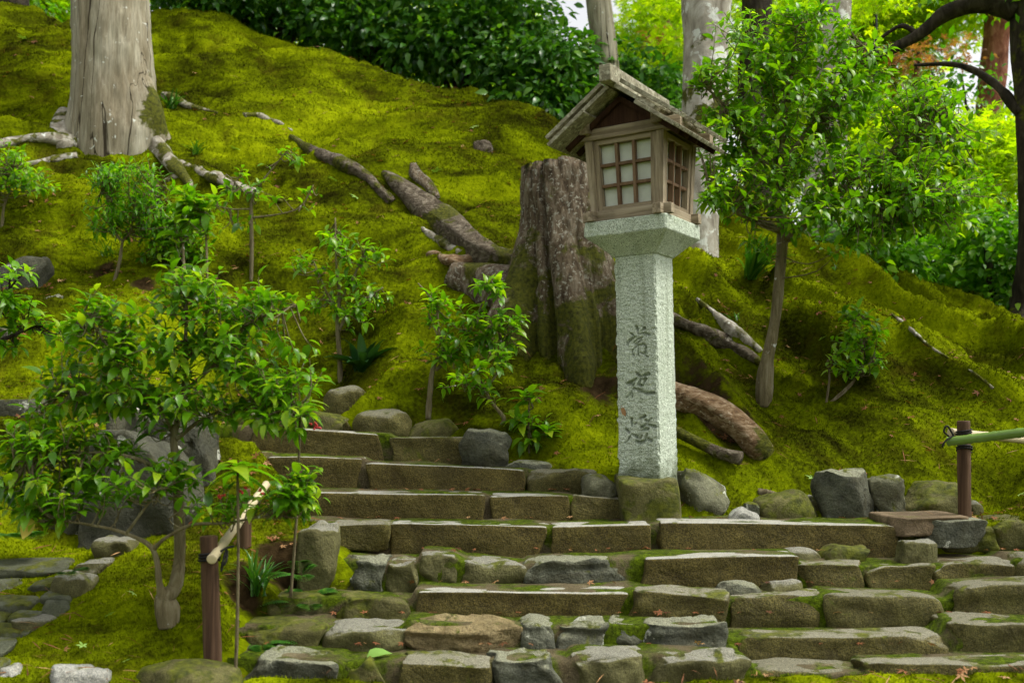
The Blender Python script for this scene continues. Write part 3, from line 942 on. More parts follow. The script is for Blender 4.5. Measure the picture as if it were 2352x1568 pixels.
ROWS = {
 0: [(515, 805, 946, 952, 986, 'roughcut')],
 1: [(556, 895, 977, 996, 1056, 'cut'), (902, 1078, 1001, 1004, 1070, 'roughcut')],
 2: [(490, 612, 1030, 1036, 1070, 'roughcut'), (606, 830, 1046, 1051, 1130, 'cut'), (838, 1214, 1060, 1078, 1140, 'cut'), (1216, 1366, 1076, 1078, 1140, 'round')],
 3: [(670, 1119, 1129, 1134, 1206, 'cut'), (1124, 1316, 1136, 1138, 1206, 'cut'), (1318, 1475, 1138, 1144, 1206, 'roughcut')],
 4: [(762, 890, 1194, 1200, 1236, 'roughcut'), (891, 1264, 1200, 1207, 1270, 'cut'), (1267, 1501, 1207, 1203, 1266, 'cut'), (1509, 2068, 1196, 1204, 1274, 'cut'),
     (2146, 2300, 1206, 1204, 1245, 'mossy'), (2290, 2470, 1190, 1184, 1240, 'mossy')],
 5: [(796, 878, 1279, 1286, 1342, 'slate'), (884, 959, 1287, 1289, 1352, 'grey'), (958, 1047, 1268, 1272, 1342, 'grey'), (1058, 1208, 1284, 1296, 1350, 'grey'),
     (1206, 1463, 1288, 1276, 1350, 'slate'), (1474, 1839, 1279, 1275, 1350, 'cut'), (1841, 1997, 1292, 1294, 1364, 'roughcut'), (2000, 2147, 1293, 1293, 1362, 'roughcut'),
     (2150, 2333, 1291, 1288, 1360, 'roughcut'), (2337, 2490, 1275, 1280, 1356, 'round'), (2495, 2660, 1280, 1280, 1356, 'round')],
 6: [(618, 748, 1366, 1366, 1424, 'mossy'), (744, 945, 1367, 1377, 1430, 'mossy'), (945, 1447, 1357, 1360, 1432, 'cut'), (1451, 1673, 1351, 1363, 1430, 'roughcut'),
     (1680, 1901, 1368, 1365, 1456, 'roughcut'), (1903, 2193, 1357, 1373, 1454, 'round'), (2196, 2470, 1345, 1335, 1426, 'round'), (2480, 2720, 1345, 1345, 1430, 'round')],
 7: [(552, 741, 1432, 1432, 1504, 'mossy'), (740, 927, 1443, 1437, 1500, 'grey'), (925, 1193, 1420, 1436, 1500, 'tan'), (1204, 1272, 1432, 1432, 1500, 'slate'),
     (1272, 1392, 1430, 1433, 1496, 'slate'), (1394, 1471, 1431, 1432, 1500, 'slate'), (1475, 1667, 1430, 1430, 1506, 'slate'), (1670, 2177, 1463, 1457, 1540, 'roughcut'),
     (2188, 2500, 1424, 1430, 1516, 'round'), (2510, 2760, 1440, 1440, 1520, 'round')],
 8: [(546, 780, 1502, 1508, 1606, 'slate'), (781, 903, 1517, 1515, 1606, 'mossy'), (900, 1127, 1513, 1516, 1606, 'roughcut'), (1126, 1311, 1506, 1512, 1606, 'slate'),
     (1315, 1489, 1499, 1505, 1606, 'grey'), (1494, 1723, 1499, 1503, 1606, 'grey'), (1738, 1996, 1535, 1540, 1616, 'round'), (1990, 2480, 1526, 1519, 1616, 'roughcut')],
 9: [(480, 820, 1640, 1642, 1730, 'grey'), (825, 1300, 1642, 1640, 1730, 'roughcut'), (1306, 1700, 1638, 1644, 1730, 'round'), (1706, 2240, 1640, 1640, 1730, 'cut'), (2246, 2700, 1640, 1636, 1730, 'round')],
}
treads = []
for k, (v, Y) in enumerate(STEP):
    xa, xb = [(u - CU) * Y / FPX for u in STEP_U[k]]
    y0, y1 = Y + .022, (STEP_Y[k - 1] + .14 if k else Y + .35)
    nx, ny = 200, 13
    tx_, ty_ = np.meshgrid(np.linspace(xa, xb, nx), np.concatenate([[y0 - .004, y0 - .002, y0], np.linspace(y0 + .012, y1, ny - 3)]))
    tx_, ty_ = tx_.ravel(), ty_.ravel()
    q = np.stack([tx_ * 4, ty_ * 9, tx_ * 0 + k * 7], 1)
    us = tx_ / Y * FPX + CU
    xp, zp = [], []
    for (u0, u1, va, vb_, vbot, kd) in ROWS[k]:
        dr = .004 if kd == 'cut' else .016
        xp += [u0 + 6, u1 - 6]; zp += [P(0, va, Y).z - dr, P(0, vb_, Y).z - dr]
    tz = np.interp(us, xp, zp) + .012 * fbm(q, 3, 70 + k) + .004
    tz[:nx] -= .20; tz[nx:2 * nx] -= .07; tz[2 * nx:3 * nx] -= .012
    ty_ = ty_ + .012 * fbm(np.stack([tx_ * 9, ty_ * 0, tz * 20], 1), 2, 80 + k)
    i = np.arange(nx * ny).reshape(ny, nx)
    fq = np.stack([i[:-1, :-1], i[:-1, 1:], i[1:, 1:], i[1:, :-1]], -1).reshape(-1, 4)
    c = np.array(((xa + xb) / 2, y0, STEP_Z[k]))
    t_ = obj('tread', mesh_np('tread', np.stack([tx_, ty_, tz], 1) - c, fq), M['tread'], steps)
    t_.location = Vector(c) - steps.location
    treads.append(t_)
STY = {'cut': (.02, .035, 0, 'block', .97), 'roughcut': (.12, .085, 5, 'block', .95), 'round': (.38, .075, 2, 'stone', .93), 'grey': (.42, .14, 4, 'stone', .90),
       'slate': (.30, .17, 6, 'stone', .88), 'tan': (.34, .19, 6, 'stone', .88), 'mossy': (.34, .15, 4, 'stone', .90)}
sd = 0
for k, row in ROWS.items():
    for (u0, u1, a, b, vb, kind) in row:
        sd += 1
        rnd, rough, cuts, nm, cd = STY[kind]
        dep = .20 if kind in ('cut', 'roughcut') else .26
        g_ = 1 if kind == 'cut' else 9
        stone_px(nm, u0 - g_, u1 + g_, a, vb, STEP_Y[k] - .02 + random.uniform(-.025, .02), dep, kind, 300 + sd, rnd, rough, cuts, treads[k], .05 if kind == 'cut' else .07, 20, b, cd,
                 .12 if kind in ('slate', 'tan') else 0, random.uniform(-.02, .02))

# ---------------------------------------------------------------- rocks along the steps and in the moss
ROCKS = [  # u0,u1,vt,vb,Y,depth,mat,rounding,rough,cuts,label
 (735, 838, 884, 960, 6.82, .28, 'round', .85, .08, 1, 'rounded brown boulder above the top step, nearest the slender forked sapling'),
 (800, 943, 938, 1010, 6.62, .30, 'round', .75, .10, 2, 'wide brown boulder sitting just behind the top step block'),
 (690, 800, 944, 1000, 6.72, .25, 'mossy', .7, .12, 2, 'small mossy stone wedged behind the top step below the round boulder'),
 (930, 1053, 960, 1020, 6.56, .26, 'mossy', .8, .12, 2, 'moss-capped rounded rock right of the wide brown boulder'),
 (1052, 1173, 983, 1085, 6.28, .24, 'slate', .4, .22, 5, 'craggy blue-grey rock at the right end of the top step'),
 (1143, 1273, 1058, 1095, 6.22, .20, 'slate', .7, .15, 2, 'low flat dark rock beside the craggy blue-grey rock'),
 (1338, 1433, 1089, 1150, 5.92, .26, 'lichen', .6, .15, 4, 'pointed lichen-spotted rock left of the lantern foot'),
 (1560, 1690, 1076, 1190, 5.86, .36, 'lichen', .7, .16, 4, 'white-lichened mossy rock just right of the lantern foot'),
 (1662, 1757, 1166, 1206, 5.72, .16, 'pale', .6, .14, 3, 'flat pale grey stone lying behind the long step block'),
 (1712, 1747, 1153, 1180, 5.80, .09, 'slate', .6, .16, 3, 'small dark stone on top of the flat pale stone'),
 (1752, 1895, 1130, 1210, 5.82, .34, 'mossy', .8, .14, 3, 'broad moss-covered rock with a pale top behind the long step'),
 (1850, 1906, 1138, 1185, 6.0, .16, 'grey', .6, .14, 3, 'grey stone between the moss-covered rock and the slanted slab'),
 (1884, 2030, 1078, 1212, 5.84, .24, 'slate', .12, .14, 8, 'large slanted dark slate slab leaning on the moss slope'),
 (2004, 2122, 1088, 1208, 5.90, .34, 'lichen', .45, .2, 7, 'craggy mossy boulder right of the slanted slate slab'),
 (2096, 2240, 1108, 1205, 5.86, .36, 'mossy', .7, .14, 3, 'low mossy boulder left of the right fence post'),
 (2228, 2268, 1150, 1190, 5.9, .14, 'grey', .8, .08, 1, 'small smooth grey stone right of the right fence post'),
 (2128, 2278, 1192, 1238, 5.44, .22, 'slate', .5, .12, 3, 'flat blue-grey stone in front of the right fence post'),
 (2067, 2162, 1240, 1286, 5.28, .12, 'grey', .35, .12, 3, 'wedge-shaped grey stone with its point down beside the long step'),
 (1786, 1898, 1260, 1305, 5.40, .18, 'grey', .95, .06, 0, 'smooth half-buried grey stone behind the right cut block'),
 (1886, 2012, 1254, 1302, 5.36, .18, 'mossy', .6, .16, 3, 'rough mossy stone right of the half-buried grey stone'),
 (1650, 1757, 1338, 1380, 5.06, .14, 'slate', .8, .10, 2, 'blue-grey cobble set in the tread below the long block'),
 (1745, 1852, 1334, 1372, 5.10, .14, 'grey', .8, .10, 2, 'grey cobble right of the blue-grey one in the same tread'),
 (670, 768, 1204, 1366, 5.12, .24, 'grey', .35, .12, 4, 'tall upright grey stone at the left edge of the steps'),
 (160, 440, 984, 1268, 5.30, .50, 'boulder', .3, .2, 8, 'largest dark boulder with white lichen dots behind the front shrub'),
 (205, 335, 926, 1080, 5.62, .42, 'boulder', .3, .2, 7, 'grey boulder with big pale lichen discs, upper left of the largest boulder'),
 (330, 486, 905, 1180, 5.66, .42, 'boulder', .3, .2, 7, 'tall dark boulder behind the front shrub stem, right of the lichen discs'),
 (-60, 93, 914, 975, 6.2, .36, 'boulder', .4, .08, 2, 'long dark flat-topped stone at the left edge on the moss'),
 (50, 205, 1120, 1275, 5.42, .36, 'boulder', .6, .12, 3, 'dark shaded boulder left of the largest boulder'),
 (-40, 82, 575, 712, 7.4, .4, 'boulder', .6, .14, 3, 'bluish rock high on the left edge of the moss slope'),
 (60, 150, 672, 712, 7.2, .25, 'slate', .6, .14, 3, 'low slate rock beside the bluish left-edge rock'),
 (-50, 92, 750, 822, 6.9, .34, 'boulder', .7, .14, 3, 'dark brownish rock under leaves at the left edge'),
 (455, 690, 1226, 1310, 5.36, .34, 'mossy', .5, .14, 3, 'dark mossy kerb stone between the fence and the upright stone'),
 (425, 486, 1232, 1275, 5.3, .16, 'grey', .7, .18, 3, 'small lumpy pale-flecked stone behind the left fence post'),
 (205, 302, 1238, 1290, 5.12, .26, 'grey', .5, .12, 3, 'flat-topped edging stone nearest the largest boulder'),
 (152, 242, 1288, 1332, 4.98, .22, 'grey', .45, .14, 3, 'pale flat edging stone between path and moss, second from the boulder'),
 (92, 192, 1322, 1408, 4.76, .22, 'grey', .5, .14, 4, 'chunky edging stone between path and moss with a small fern behind'),
 (78, 148, 1384, 1432, 4.64, .16, 'flag', .6, .12, 3, 'low dark edging stone below the chunky edging stone'),
 (16, 118, 1424, 1510, 4.46, .22, 'grey', .35, .12, 4, 'leaning flat grey edging stone at the lower left'),
 (10, 74, 1496, 1545, 4.34, .16, 'mossy', .7, .12, 2, 'mossy stone under the leaning edging stone'),
 (96, 250, 1534, 1610, 4.10, .22, 'pale', .7, .16, 3, 'pale rough stone at the bottom edge left of the moss mound'),
 (-30, 36, 1536, 1590, 4.12, .16, 'pale', .7, .10, 2, 'whitish stone in the bottom left corner'),
 (250, 545, 1540, 1630, 4.05, .30, 'mossy', .85, .10, 1, 'low brown-green mossy rock along the bottom edge by the fence post'),
 (50, 95, 178, 212, 10.0, .2, 'slate', .6, .12, 3, 'small dark rock high on the slope left of the big trunk'),
 (1085, 1132, 318, 352, 9.4, .12, 'bark_dead', .7, .2, 2, 'dark knob of dead wood in the moss above the stump'),
]
for i, (u0, u1, vt, vb, Y, dep, mt, rn, rg, cu, lab) in enumerate(ROCKS):
    nm = 'rock' if 'knob' not in lab else 'dead_wood_knob'
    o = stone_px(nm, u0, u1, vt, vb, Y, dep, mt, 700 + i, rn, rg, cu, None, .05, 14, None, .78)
    tag(o, lab, 'rock' if nm == 'rock' else 'dead wood')
# the foot stone under the lantern
o = stone_px('foundation_stone', 1424, 1573, 1097, 1206, 5.64, .72, 'mossy', 41, .22, .07, 1, None, .06, 14, None, .96)
tag(o, 'squared mossy foundation stone carrying the stone lantern', 'stone')
# brown slab lying flat under the right post
o = stone_px('stone_slab', 2052, 2236, 1190, 1212, 5.46, .42, 'brownslab', 42, .25, .06, 1, None, .05, 14, 1184, .95)
tag(o, 'flat reddish-brown slab lying between the long step and the right fence post', 'stone')

# the path at lower left
path = tag(obj('stone_path', mesh_np('stone_path', [tuple(P(-250, 1300, 5.2) + Vector((0, 0, -.06))), tuple(P(60, 1300, 5.2) + Vector((0, 0, -.06))), tuple(P(60, 1600, 4.1) + Vector((0, 0, -.06))), tuple(P(-250, 1600, 4.1) + Vector((0, 0, -.06)))], [[0, 3, 2, 1]]), M['mossy']), 'dark mossy crazy paving path at lower left', kind='structure')
for i, (u0, u1, v0, v1) in enumerate([(-80, 172, 1284, 1330), (-90, 62, 1332, 1372), (66, 186, 1334, 1360), (-60, 92, 1376, 1410), (100, 178, 1364, 1388), (-110, 20, 1412, 1450), (26, 92, 1412, 1436), (-70, 80, 1438, 1470),
                                  (-120, 30, 1474, 1516), (-130, 20, 1520, 1566), (-280, -85, 1330, 1372), (-260, -120, 1400, 1460), (-270, -130, 1480, 1540)]):
    a, b = G((u0 + u1) / 2, v1), G((u0 + u1) / 2, v0)
    hx = (u1 - u0) / 2 * a.y / FPX
    me = rock_mesh('flagstone', (hx, max(.04, (b.y - a.y) / 2), .035), .5, 900 + i, .10, 4, 10, .8)
    o = obj('flagstone', me, M['flag'], path)
    o.location = (a + b) / 2 + Vector((0, 0, .0))
    o.rotation_euler = (math.atan2(b.z - a.z, max(.05, b.y - a.y)) * .8, 0, random.uniform(-.15, .15))

# ---------------------------------------------------------------- the lantern
LX, LY, LZ = P(1490, 1098, 6.0).x, 6.02, P(1490, 1098, 6.0).z
lan = empty('stone_lantern', (LX, LY, LZ), 'tall granite pillar lantern with a weathered wooden light box and gabled roof', 'lantern')
lan.rotation_euler = (0, -0.0235, math.radians(-31))
lan.rotation_mode = 'XYZ'
PH = P(0, 590, 6.0).z - LZ          # pillar height

# the three carved characters as brush strokes: (x, y, width) on the photograph enlarged around each one
CH1 = [[(665, 262, 40), (700, 330, 34), (706, 450, 12)], [(790, 366, 14), (852, 308, 42)], [(735, 440, 10), (880, 428, 22)], [(556, 416, 22), (600, 462, 26)],
       [(850, 496, 10), (910, 455, 30), (952, 486, 32)], [(670, 495, 14), (520, 590, 38), (470, 682, 34)], [(610, 640, 20), (700, 560, 20), (790, 540, 26), (780, 590, 22), (660, 690, 18), (610, 640, 20)],
       [(715, 700, 18), (716, 960, 22)], [(690, 722, 16), (580, 850, 24), (612, 950, 22)], [(700, 722, 20), (820, 690, 28), (880, 742, 34), (870, 900, 28), (820, 928, 24), (770, 900, 12)], [(840, 958, 22), (930, 1015, 16)]]
CH2 = [[(538, 28, 30), (582, 76, 34)], [(600, 104, 16), (690, 66, 34), (742, 50, 42)], [(540, 130, 16), (470, 178, 34), (392, 226, 42)], [(486, 212, 34), (468, 262, 24)], [(465, 415, 18), (466, 492, 20)],
       [(616, 140, 18), (565, 250, 24)], [(650, 150, 14), (702, 138, 26), (684, 185, 22), (640, 275, 18)], [(596, 258, 30), (642, 278, 26)], [(490, 315, 22), (600, 360, 30)], [(620, 384, 24), (720, 420, 38), (832, 415, 36)],
       [(480, 330, 14), (420, 430, 16), (365, 490, 14)], [(640, 340, 12), (560, 415, 12)]]
CH3 = [[(455, 905, 30), (452, 960, 28), (463, 1045, 12)], [(362, 1100, 24), (408, 1158, 30)], [(440, 1230, 14), (402, 1300, 18), (345, 1366, 16)], [(470, 1200, 20), (560, 1244, 30)], [(588, 902, 16), (676, 862, 38)],
       [(510, 995, 16), (535, 982, 20)], [(700, 938, 24), (716, 928, 20)], [(792, 902, 16), (722, 975, 20)], [(692, 1018, 18), (618, 1072, 26)], [(690, 1000, 14), (790, 1042, 32), (862, 1058, 36)],
       [(640, 1126, 16), (700, 1096, 30), (738, 1104, 34)], [(722, 1196, 24), (690, 1272, 26)], [(486, 1212, 20), (540, 1250, 36)], [(600, 1290, 14), (640, 1220, 14)], [(528, 1334, 26), (600, 1362, 38), (690, 1322, 26)], [(650, 1330, 24), (730, 1290, 36), (788, 1328, 38)]]
STROKES = []
for chs, sc_, oy in ((CH1, 10.45, 740), (CH2, 8.25, 870), (CH3, 8.25, 870)):
    for st in chs:
        q = []
        for (x, y, wdt) in st:
            X_, Y_ = 1420 + x / sc_, oy + y / sc_
            xl = 1436 + (Y_ - 600) * .0235
            q.append((((X_ - xl) / 87.0 - .5) * .25, (1120 - Y_) / 425.0, wdt / sc_ / 87 * .25 * .5))
        STROKES.append(q)

def carve(x, z):
    """depth of the chiselled strokes on the inscribed face"""
    d = np.zeros_like(x)
    for st in STROKES:
        for (a, b) in zip(st[:-1], st[1:]):
            ax, az, aw = a; bx_, bz_, bw = b
            L2 = (bx_ - ax) ** 2 + (bz_ - az) ** 2 + 1e-9
            t = np.clip(((x - ax) * (bx_ - ax) + (z - az) * (bz_ - az)) / L2, 0, 1)
            r = np.hypot(x - ax - t * (bx_ - ax), z - az - t * (bz_ - az))
            w_ = (aw + (bw - aw) * t) + .0012
            d = np.maximum(d, np.clip((w_ * 1.45 - r) / (w_ * .75), 0, 1) * np.minimum(w_ * 4.2, .030))
    return d

def squared(levels, ns, rough, seed, inscribe=False, chisel=0.0):
    """square section lofted through (z, side); ns = cells on the four sides (front, right, back, left)"""
    per = []
    for side, n_ in enumerate(ns):
        for i in range(n_):
            s = -.5 + i / n_
            per.append({0: (s, -.5), 1: (.5, s), 2: (-s, .5), 3: (-.5, -s)}[side] + (side,))
    per = np.array(per)
    m = len(per)
    rows = len(levels)
    zz = np.repeat([l[0] for l in levels], m); ww = np.repeat([l[1] for l in levels], m)
    px = np.tile(per[:, 0], rows); py = np.tile(per[:, 1], rows); sd_ = np.tile(per[:, 2], rows)
    x, y = px * ww, py * ww
    corner = np.minimum(.5 - np.abs(px), .5 - np.abs(py)) + np.abs(np.abs(px) - np.abs(py))
    nx_ = np.where(sd_ == 1, 1, np.where(sd_ == 3, -1, 0)); ny_ = np.where(sd_ == 0, -1, np.where(sd_ == 2, 1, 0))
    q = np.stack([x, y, zz], 1)
    dsp = rough * (fbm(q * 55, 3, seed, .6) * .8 + .35 * fbm(q * 12, 2, seed + 3))
    if chisel:
        dsp = dsp + np.where(sd_ == 0, chisel * fbm(np.stack([x * 45 + 6 * noise(q * 9, 4), y * 0, zz * 120], 1), 2, seed + 5), 0)
    if inscribe:
        dsp = dsp - np.where(sd_ == 0, carve(x, zz), 0)
    edge = np.exp(-((.5 - np.maximum(np.minimum(np.abs(px), np.abs(py)), 0)) * ww / .006) ** 2)
    x = x + nx_ * dsp - np.sign(px) * edge * .005 * (1 + noise(q * 40, seed)); y = y + ny_ * dsp - np.sign(py) * edge * .005 * (1 + noise(q * 40, seed))
    i = np.arange(m * rows).reshape(rows, m)
    j = np.roll(i, -1, 1)
    f = np.stack([i[:-1], j[:-1], j[1:], i[1:]], -1).reshape(-1, 4)
    F = f.tolist() + [i[-1].tolist(), i[0][::-1].tolist()]
    return np.stack([x, y, zz], 1), F

zl = np.linspace(-.03, PH, 420)
V, F = squared([(z, .252 - .004 * z / PH) for z in zl], (84, 70, 8, 8), .0042, 3, True, .0035)
obj('pillar', mesh_np('pillar', V, F), M['granite'], lan)
lv = [(z, .262 + (.488 - .262) * (z / .105) ** 1.15) for z in np.linspace(0, .105, 22)] + [(z, .490) for z in np.linspace(.108, .182, 18)] + [(.186, .482), (.187, .40), (.1875, .2)]
V, F = squared([(z + PH, w_) for z, w_ in lv], (90, 80, 30, 30), .0050, 8)
obj('capital', mesh_np('capital', V, F), M['granite'], lan)

H0 = PH + .187                      # the light box stands on the capital
ZB, ZT, HB, HT = H0 + .058, H0 + .445, .214, .236
def fm(k, x, t, d):
    """a point on wall k of the light box: x along the wall in units of its half width, t up it, d in from its face"""
    h = HB + (HT - HB) * t
    c, s = [(1, 0), (0, 1), (-1, 0), (0, -1)][k]
    X_, Y_ = x * h, -(h - d)
    return (X_ * c - Y_ * s, X_ * s + Y_ * c, ZB + (ZT - ZB) * t)
def wall_piece(name, k, x0, x1, t0, t1, d0, d1, mat, parent, bev=.002):
    cs = [fm(k, x0, t0, d0), fm(k, x1, t0, d0), fm(k, x1, t0, d1), fm(k, x0, t0, d1), fm(k, x0, t1, d0), fm(k, x1, t1, d0), fm(k, x1, t1, d1), fm(k, x0, t1, d1)]
    if parent is not lan:
        w_ = parent.location
        cs = [tuple(Vector(c_) - w_) for c_ in cs]
    return hexa(name, cs, mat, parent, bev)
# sill rails crossing at the corners
e = .024
for s in (-1, 1):
    box('sill_rail', -.262, .262, s * .196 - e, s * .196 + e, H0 + .004, H0 + .058, 'wood_x', lan)
    box('sill_rail', s * .196 - e, s * .196 + e, -.262, .262, H0 + .001, H0 + .055, 'wood_y', lan)
for k in range(4):
    # corner post
    cs = []
    for t in (0, 1):
        h = HB + (HT - HB) * t
        z = ZB + (ZT - ZB) * t
        sx, sy = [(-1, -1), (1, -1), (1, 1), (-1, 1)][k]
        x0, x1 = sorted((sx * h, sx * (h - .047))); y0, y1 = sorted((sy * h, sy * (h - .047)))
        cs += [(x0, y0, z), (x1, y0, z), (x1, y1, z), (x0, y1, z)]
    hexa('corner_post', cs, 'wood_z', lan, .003)
    # window: sash frame, lattice, paper panes
    win = wall_piece('window', k, -.79, -.66, .0, 1, .008, .042, 'wood_z', lan)
    for (x0, x1, t0, t1, mm_) in ((.66, .79, 0, 1, 'wood_z'), (-.66, .66, .93, 1, 'wood_x' if k % 2 == 0 else 'wood_y'), (-.66, .66, 0, .06, 'wood_x' if k % 2 == 0 else 'wood_y')):
        wall_piece('sash', k, x0, x1, t0, t1, .008, .042, mm_, win)
    xs = [-.66, -.22, .22, .66]; tsx = [.06, .35, .64, .93]
    for x in xs[1:3]:
        wall_piece('lattice_bar', k, x - .037, x + .037, .06, .93, .012, .042, 'lattice', win, .001)
    for t in tsx[1:3]:
        wall_piece('lattice_bar', k, -.66, .66, t - .021, t + .021, .015, .040, 'lattice', win, .001)
    for a in range(3):
        for b in range(3):
            wall_piece('pane', k, xs[a], xs[a + 1], tsx[b], tsx[b + 1], .046, .049, 'paper', win, 0)
# tie beams with jutting ends, wall plates above them
for s in (-1, 1):
    box('tie_beam', -.335, .335, s * .216 - .03, s * .216 + .03, ZT, ZT + .062, 'wood_x', lan, .004)
    box('wall_plate', s * .212 - .03, s * .212 + .03, -.285, .285, ZT + .030, ZT + .090, 'wood_y', lan, .004)
# roof: two slopes of lapped boards with cover strips
AP, EV, HS = H0 + .656, H0 + .404, .362         # apex and eave heights, half span
RL0, RL1 = -.395, .30
pit = math.atan2(AP - EV, HS)
for s in (-1, 1):
    def rp(a, y, h):
        """a: 0 at the ridge, 1 at the eave; h: height off the roof plane"""
        return (s * (a * HS + h * math.sin(pit)), y, AP - a * (AP - EV) + h * math.cos(pit))
    def slab(name, a0, a1, y0, y1, h0, h1, mat, parent, bev=.002):
        cs = [rp(a0, y0, h0), rp(a1, y0, h0), rp(a1, y1, h0), rp(a0, y1, h0), rp(a0, y0, h1), rp(a1, y0, h1), rp(a1, y1, h1), rp(a0, y1, h1)]
        if s < 0:
            cs = [cs[1], cs[0], cs[3], cs[2], cs[5], cs[4], cs[7], cs[6]]
        if parent is not lan:
            cs = [tuple(Vector(c_) - parent.location) for c_ in cs]
        return hexa(name, cs, mat, parent, bev)
    low = slab('roof_slope', .40, 1.0, RL0 - .02, RL1 + .02, .0, .020, 'roof', lan)
    slab('roof_board', .0, .62, RL0 + .02, RL1 - .02, .021, .043, 'roof', low)
    slab('roof_board', .30, .66, RL0 + .10, RL1 - .06, .0435, .056, 'roof', low)
    for y in (RL0 + .035, RL0 + .20, 0.0, .14, RL1 - .035):
        slab('batten', .05, .99 if y < -.3 or y > .3 else .97, y - .022, y + .022, .057, .078, 'roof', low)
    for y in np.linspace(-.26, .26, 5):
        slab('rafter', .02, .93, y - .012, y + .012, -.026, -.001, 'darkwood', low, 0)
box('ridge_beam', -.034, .034, RL0 - .055, RL1 + .05, AP + .03, AP + .118, 'roof', lan, .004)
for s in (-1, 1):
    y = s * .235
    hexa('gable_board', [(-.232, y - .008, ZT + .064), (.232, y - .008, ZT + .064), (.232, y + .008, ZT + .064), (-.232, y + .008, ZT + .064),
                         (-.012, y - .008, AP - .028), (.012, y - .008, AP - .028), (.012, y + .008, AP - .028), (-.012, y + .008, AP - .028)], 'darkwood', lan)

# ---------------------------------------------------------------- trunks, stump and roots
def lofted(center, profile, lob, seed, seg=96, rough=.03, top_tilt=0.0):
    """stem through (height, radius, dx, dy); lob(theta, h) scales the radius; returns verts, faces, mossy"""
    th_ = np.linspace(0, math.tau, seg, endpoint=False)
    hs_ = np.array([p[0] for p in profile])
    hh = np.unique(np.concatenate([np.linspace(a, b, max(2, int((b - a) / .035))) for a, b in zip(hs_[:-1], hs_[1:])]))
    r = np.interp(hh, hs_, [p[1] for p in profile]); dx = np.interp(hh, hs_, [p[2] for p in profile]); dy = np.interp(hh, hs_, [p[3] for p in profile])
    H_, T_ = np.meshgrid(hh, th_, indexing='ij')
    R_ = r[:, None] * lob(T_, H_)
    x = dx[:, None] + R_ * np.cos(T_); y = dy[:, None] + R_ * np.sin(T_); z = H_ + top_tilt * (x * .6 + noise(np.stack([x.ravel() * 9, y.ravel() * 9, x.ravel() * 0], 1), seed).reshape(x.shape) * .12) * (H_ > hh[-1] - .02)
    q = np.stack([x.ravel(), y.ravel(), z.ravel()], 1)
    n_ = np.stack([np.cos(T_).ravel(), np.sin(T_).ravel(), 0 * T_.ravel()], 1)
    q = q + n_ * (rough * fbm(q * np.array((9, 9, 4)), 4, seed, .6))[:, None]
    m = len(hh)
    i = np.arange(m * seg).reshape(m, seg); j = np.roll(i, -1, 1)
    f = np.stack([i[:-1], j[:-1], j[1:], i[1:]], -1).reshape(-1, 4).tolist() + [i[-1].tolist()]
    return q, f, np.clip(1 - H_.ravel() / .5, 0, 1)

def ground_root(name, pts_, mat, parent=None, seed=0, up=.35, seg=14, label=None, cat=None, wob=.42, Ys=None):
    """a root lying in the moss along frame positions (u, v, radius px)"""
    ps, rs = [], []
    for i, (u, v, r) in enumerate(pts_):
        p = G(u, v + r * .5) if Ys is None else P(u, v, Ys[i])
        rad = r * p.y / FPX
        ps.append(p + Vector((0, 0, rad * (up - .35) if Ys is None else 0)))
        rs.append(rad)
    sp, sr = smooth_path(ps, rs, 7)
    o0 = parent_world(parent) if parent is not None else Vector(ps[0])
    V, F = tube_arrays([p - o0 for p in sp], sr, seg, wob, seed)
    me = mesh_np(name, V, F, attrs={'mossy': np.clip(fbm(V * 3 + seed, 2, seed), 0, 1)})
    o = obj(name, me, M[mat], parent)
    if parent is None:
        o.location = o0
        tag(o, label, cat)
    return o

# the big pale trunk at upper left
tb = G(262, 350)
tb = Vector((tb.x * (tb.y + .30) / tb.y, tb.y + .30, hz(tb.x, tb.y + .30)))
tree = empty('pale_trunk_tree', tb, 'big smooth pale-barked tree with spreading roots at upper left', 'tree')
r0 = 90 * tb.y / FPX
def lob_tree(T, H):
    fl = np.exp(-np.maximum(H, 0) / .22)
    a = 1 + fl * (.04 + .15 * np.exp(-((T - 5.6) / .5) ** 2) + .40 * np.exp(-((T - 0.05) / .35) ** 2) + .40 * np.exp(-((T - math.tau) / .35) ** 2) + .35 * np.exp(-((T - 3.3) / .35) ** 2) + .03 * np.sin(T * 7))
    a = a + .30 * np.exp(-((T - 5.95) / .28) ** 2) * np.exp(-((H - .22) / .22) ** 2)
    groove = -.03 * np.exp(-((T - 5.35 - .02 * np.sin(H * 3)) / .035) ** 2) - .06 * np.exp(-((T - 4.35) / .03) ** 2) * (H > .7)
    return a + groove + .012 * np.sin(T * 5 + H)
V, F, ms = lofted(tb, [(-.4, r0 * 1.0, 0, 0), (.1, r0, 0, 0), (.7, r0 * .97, -.02, .02), (1.3, r0 * .93, -.05, .05), (3.0, r0 * .86, -.08, .1), (7.5, r0 * .6, .1, .3)], lob_tree, 5, 128, .022)
ms = np.clip(np.exp(-((V[:, 2] - .2) / .3) ** 2) * np.exp(-((np.arctan2(V[:, 1], V[:, 0]) + .25) / .35) ** 2) * 1.3, 0, 1)
obj('trunk', mesh_np('trunk', V, F, attrs={'mossy': ms}), M['bark_pale'], tree)
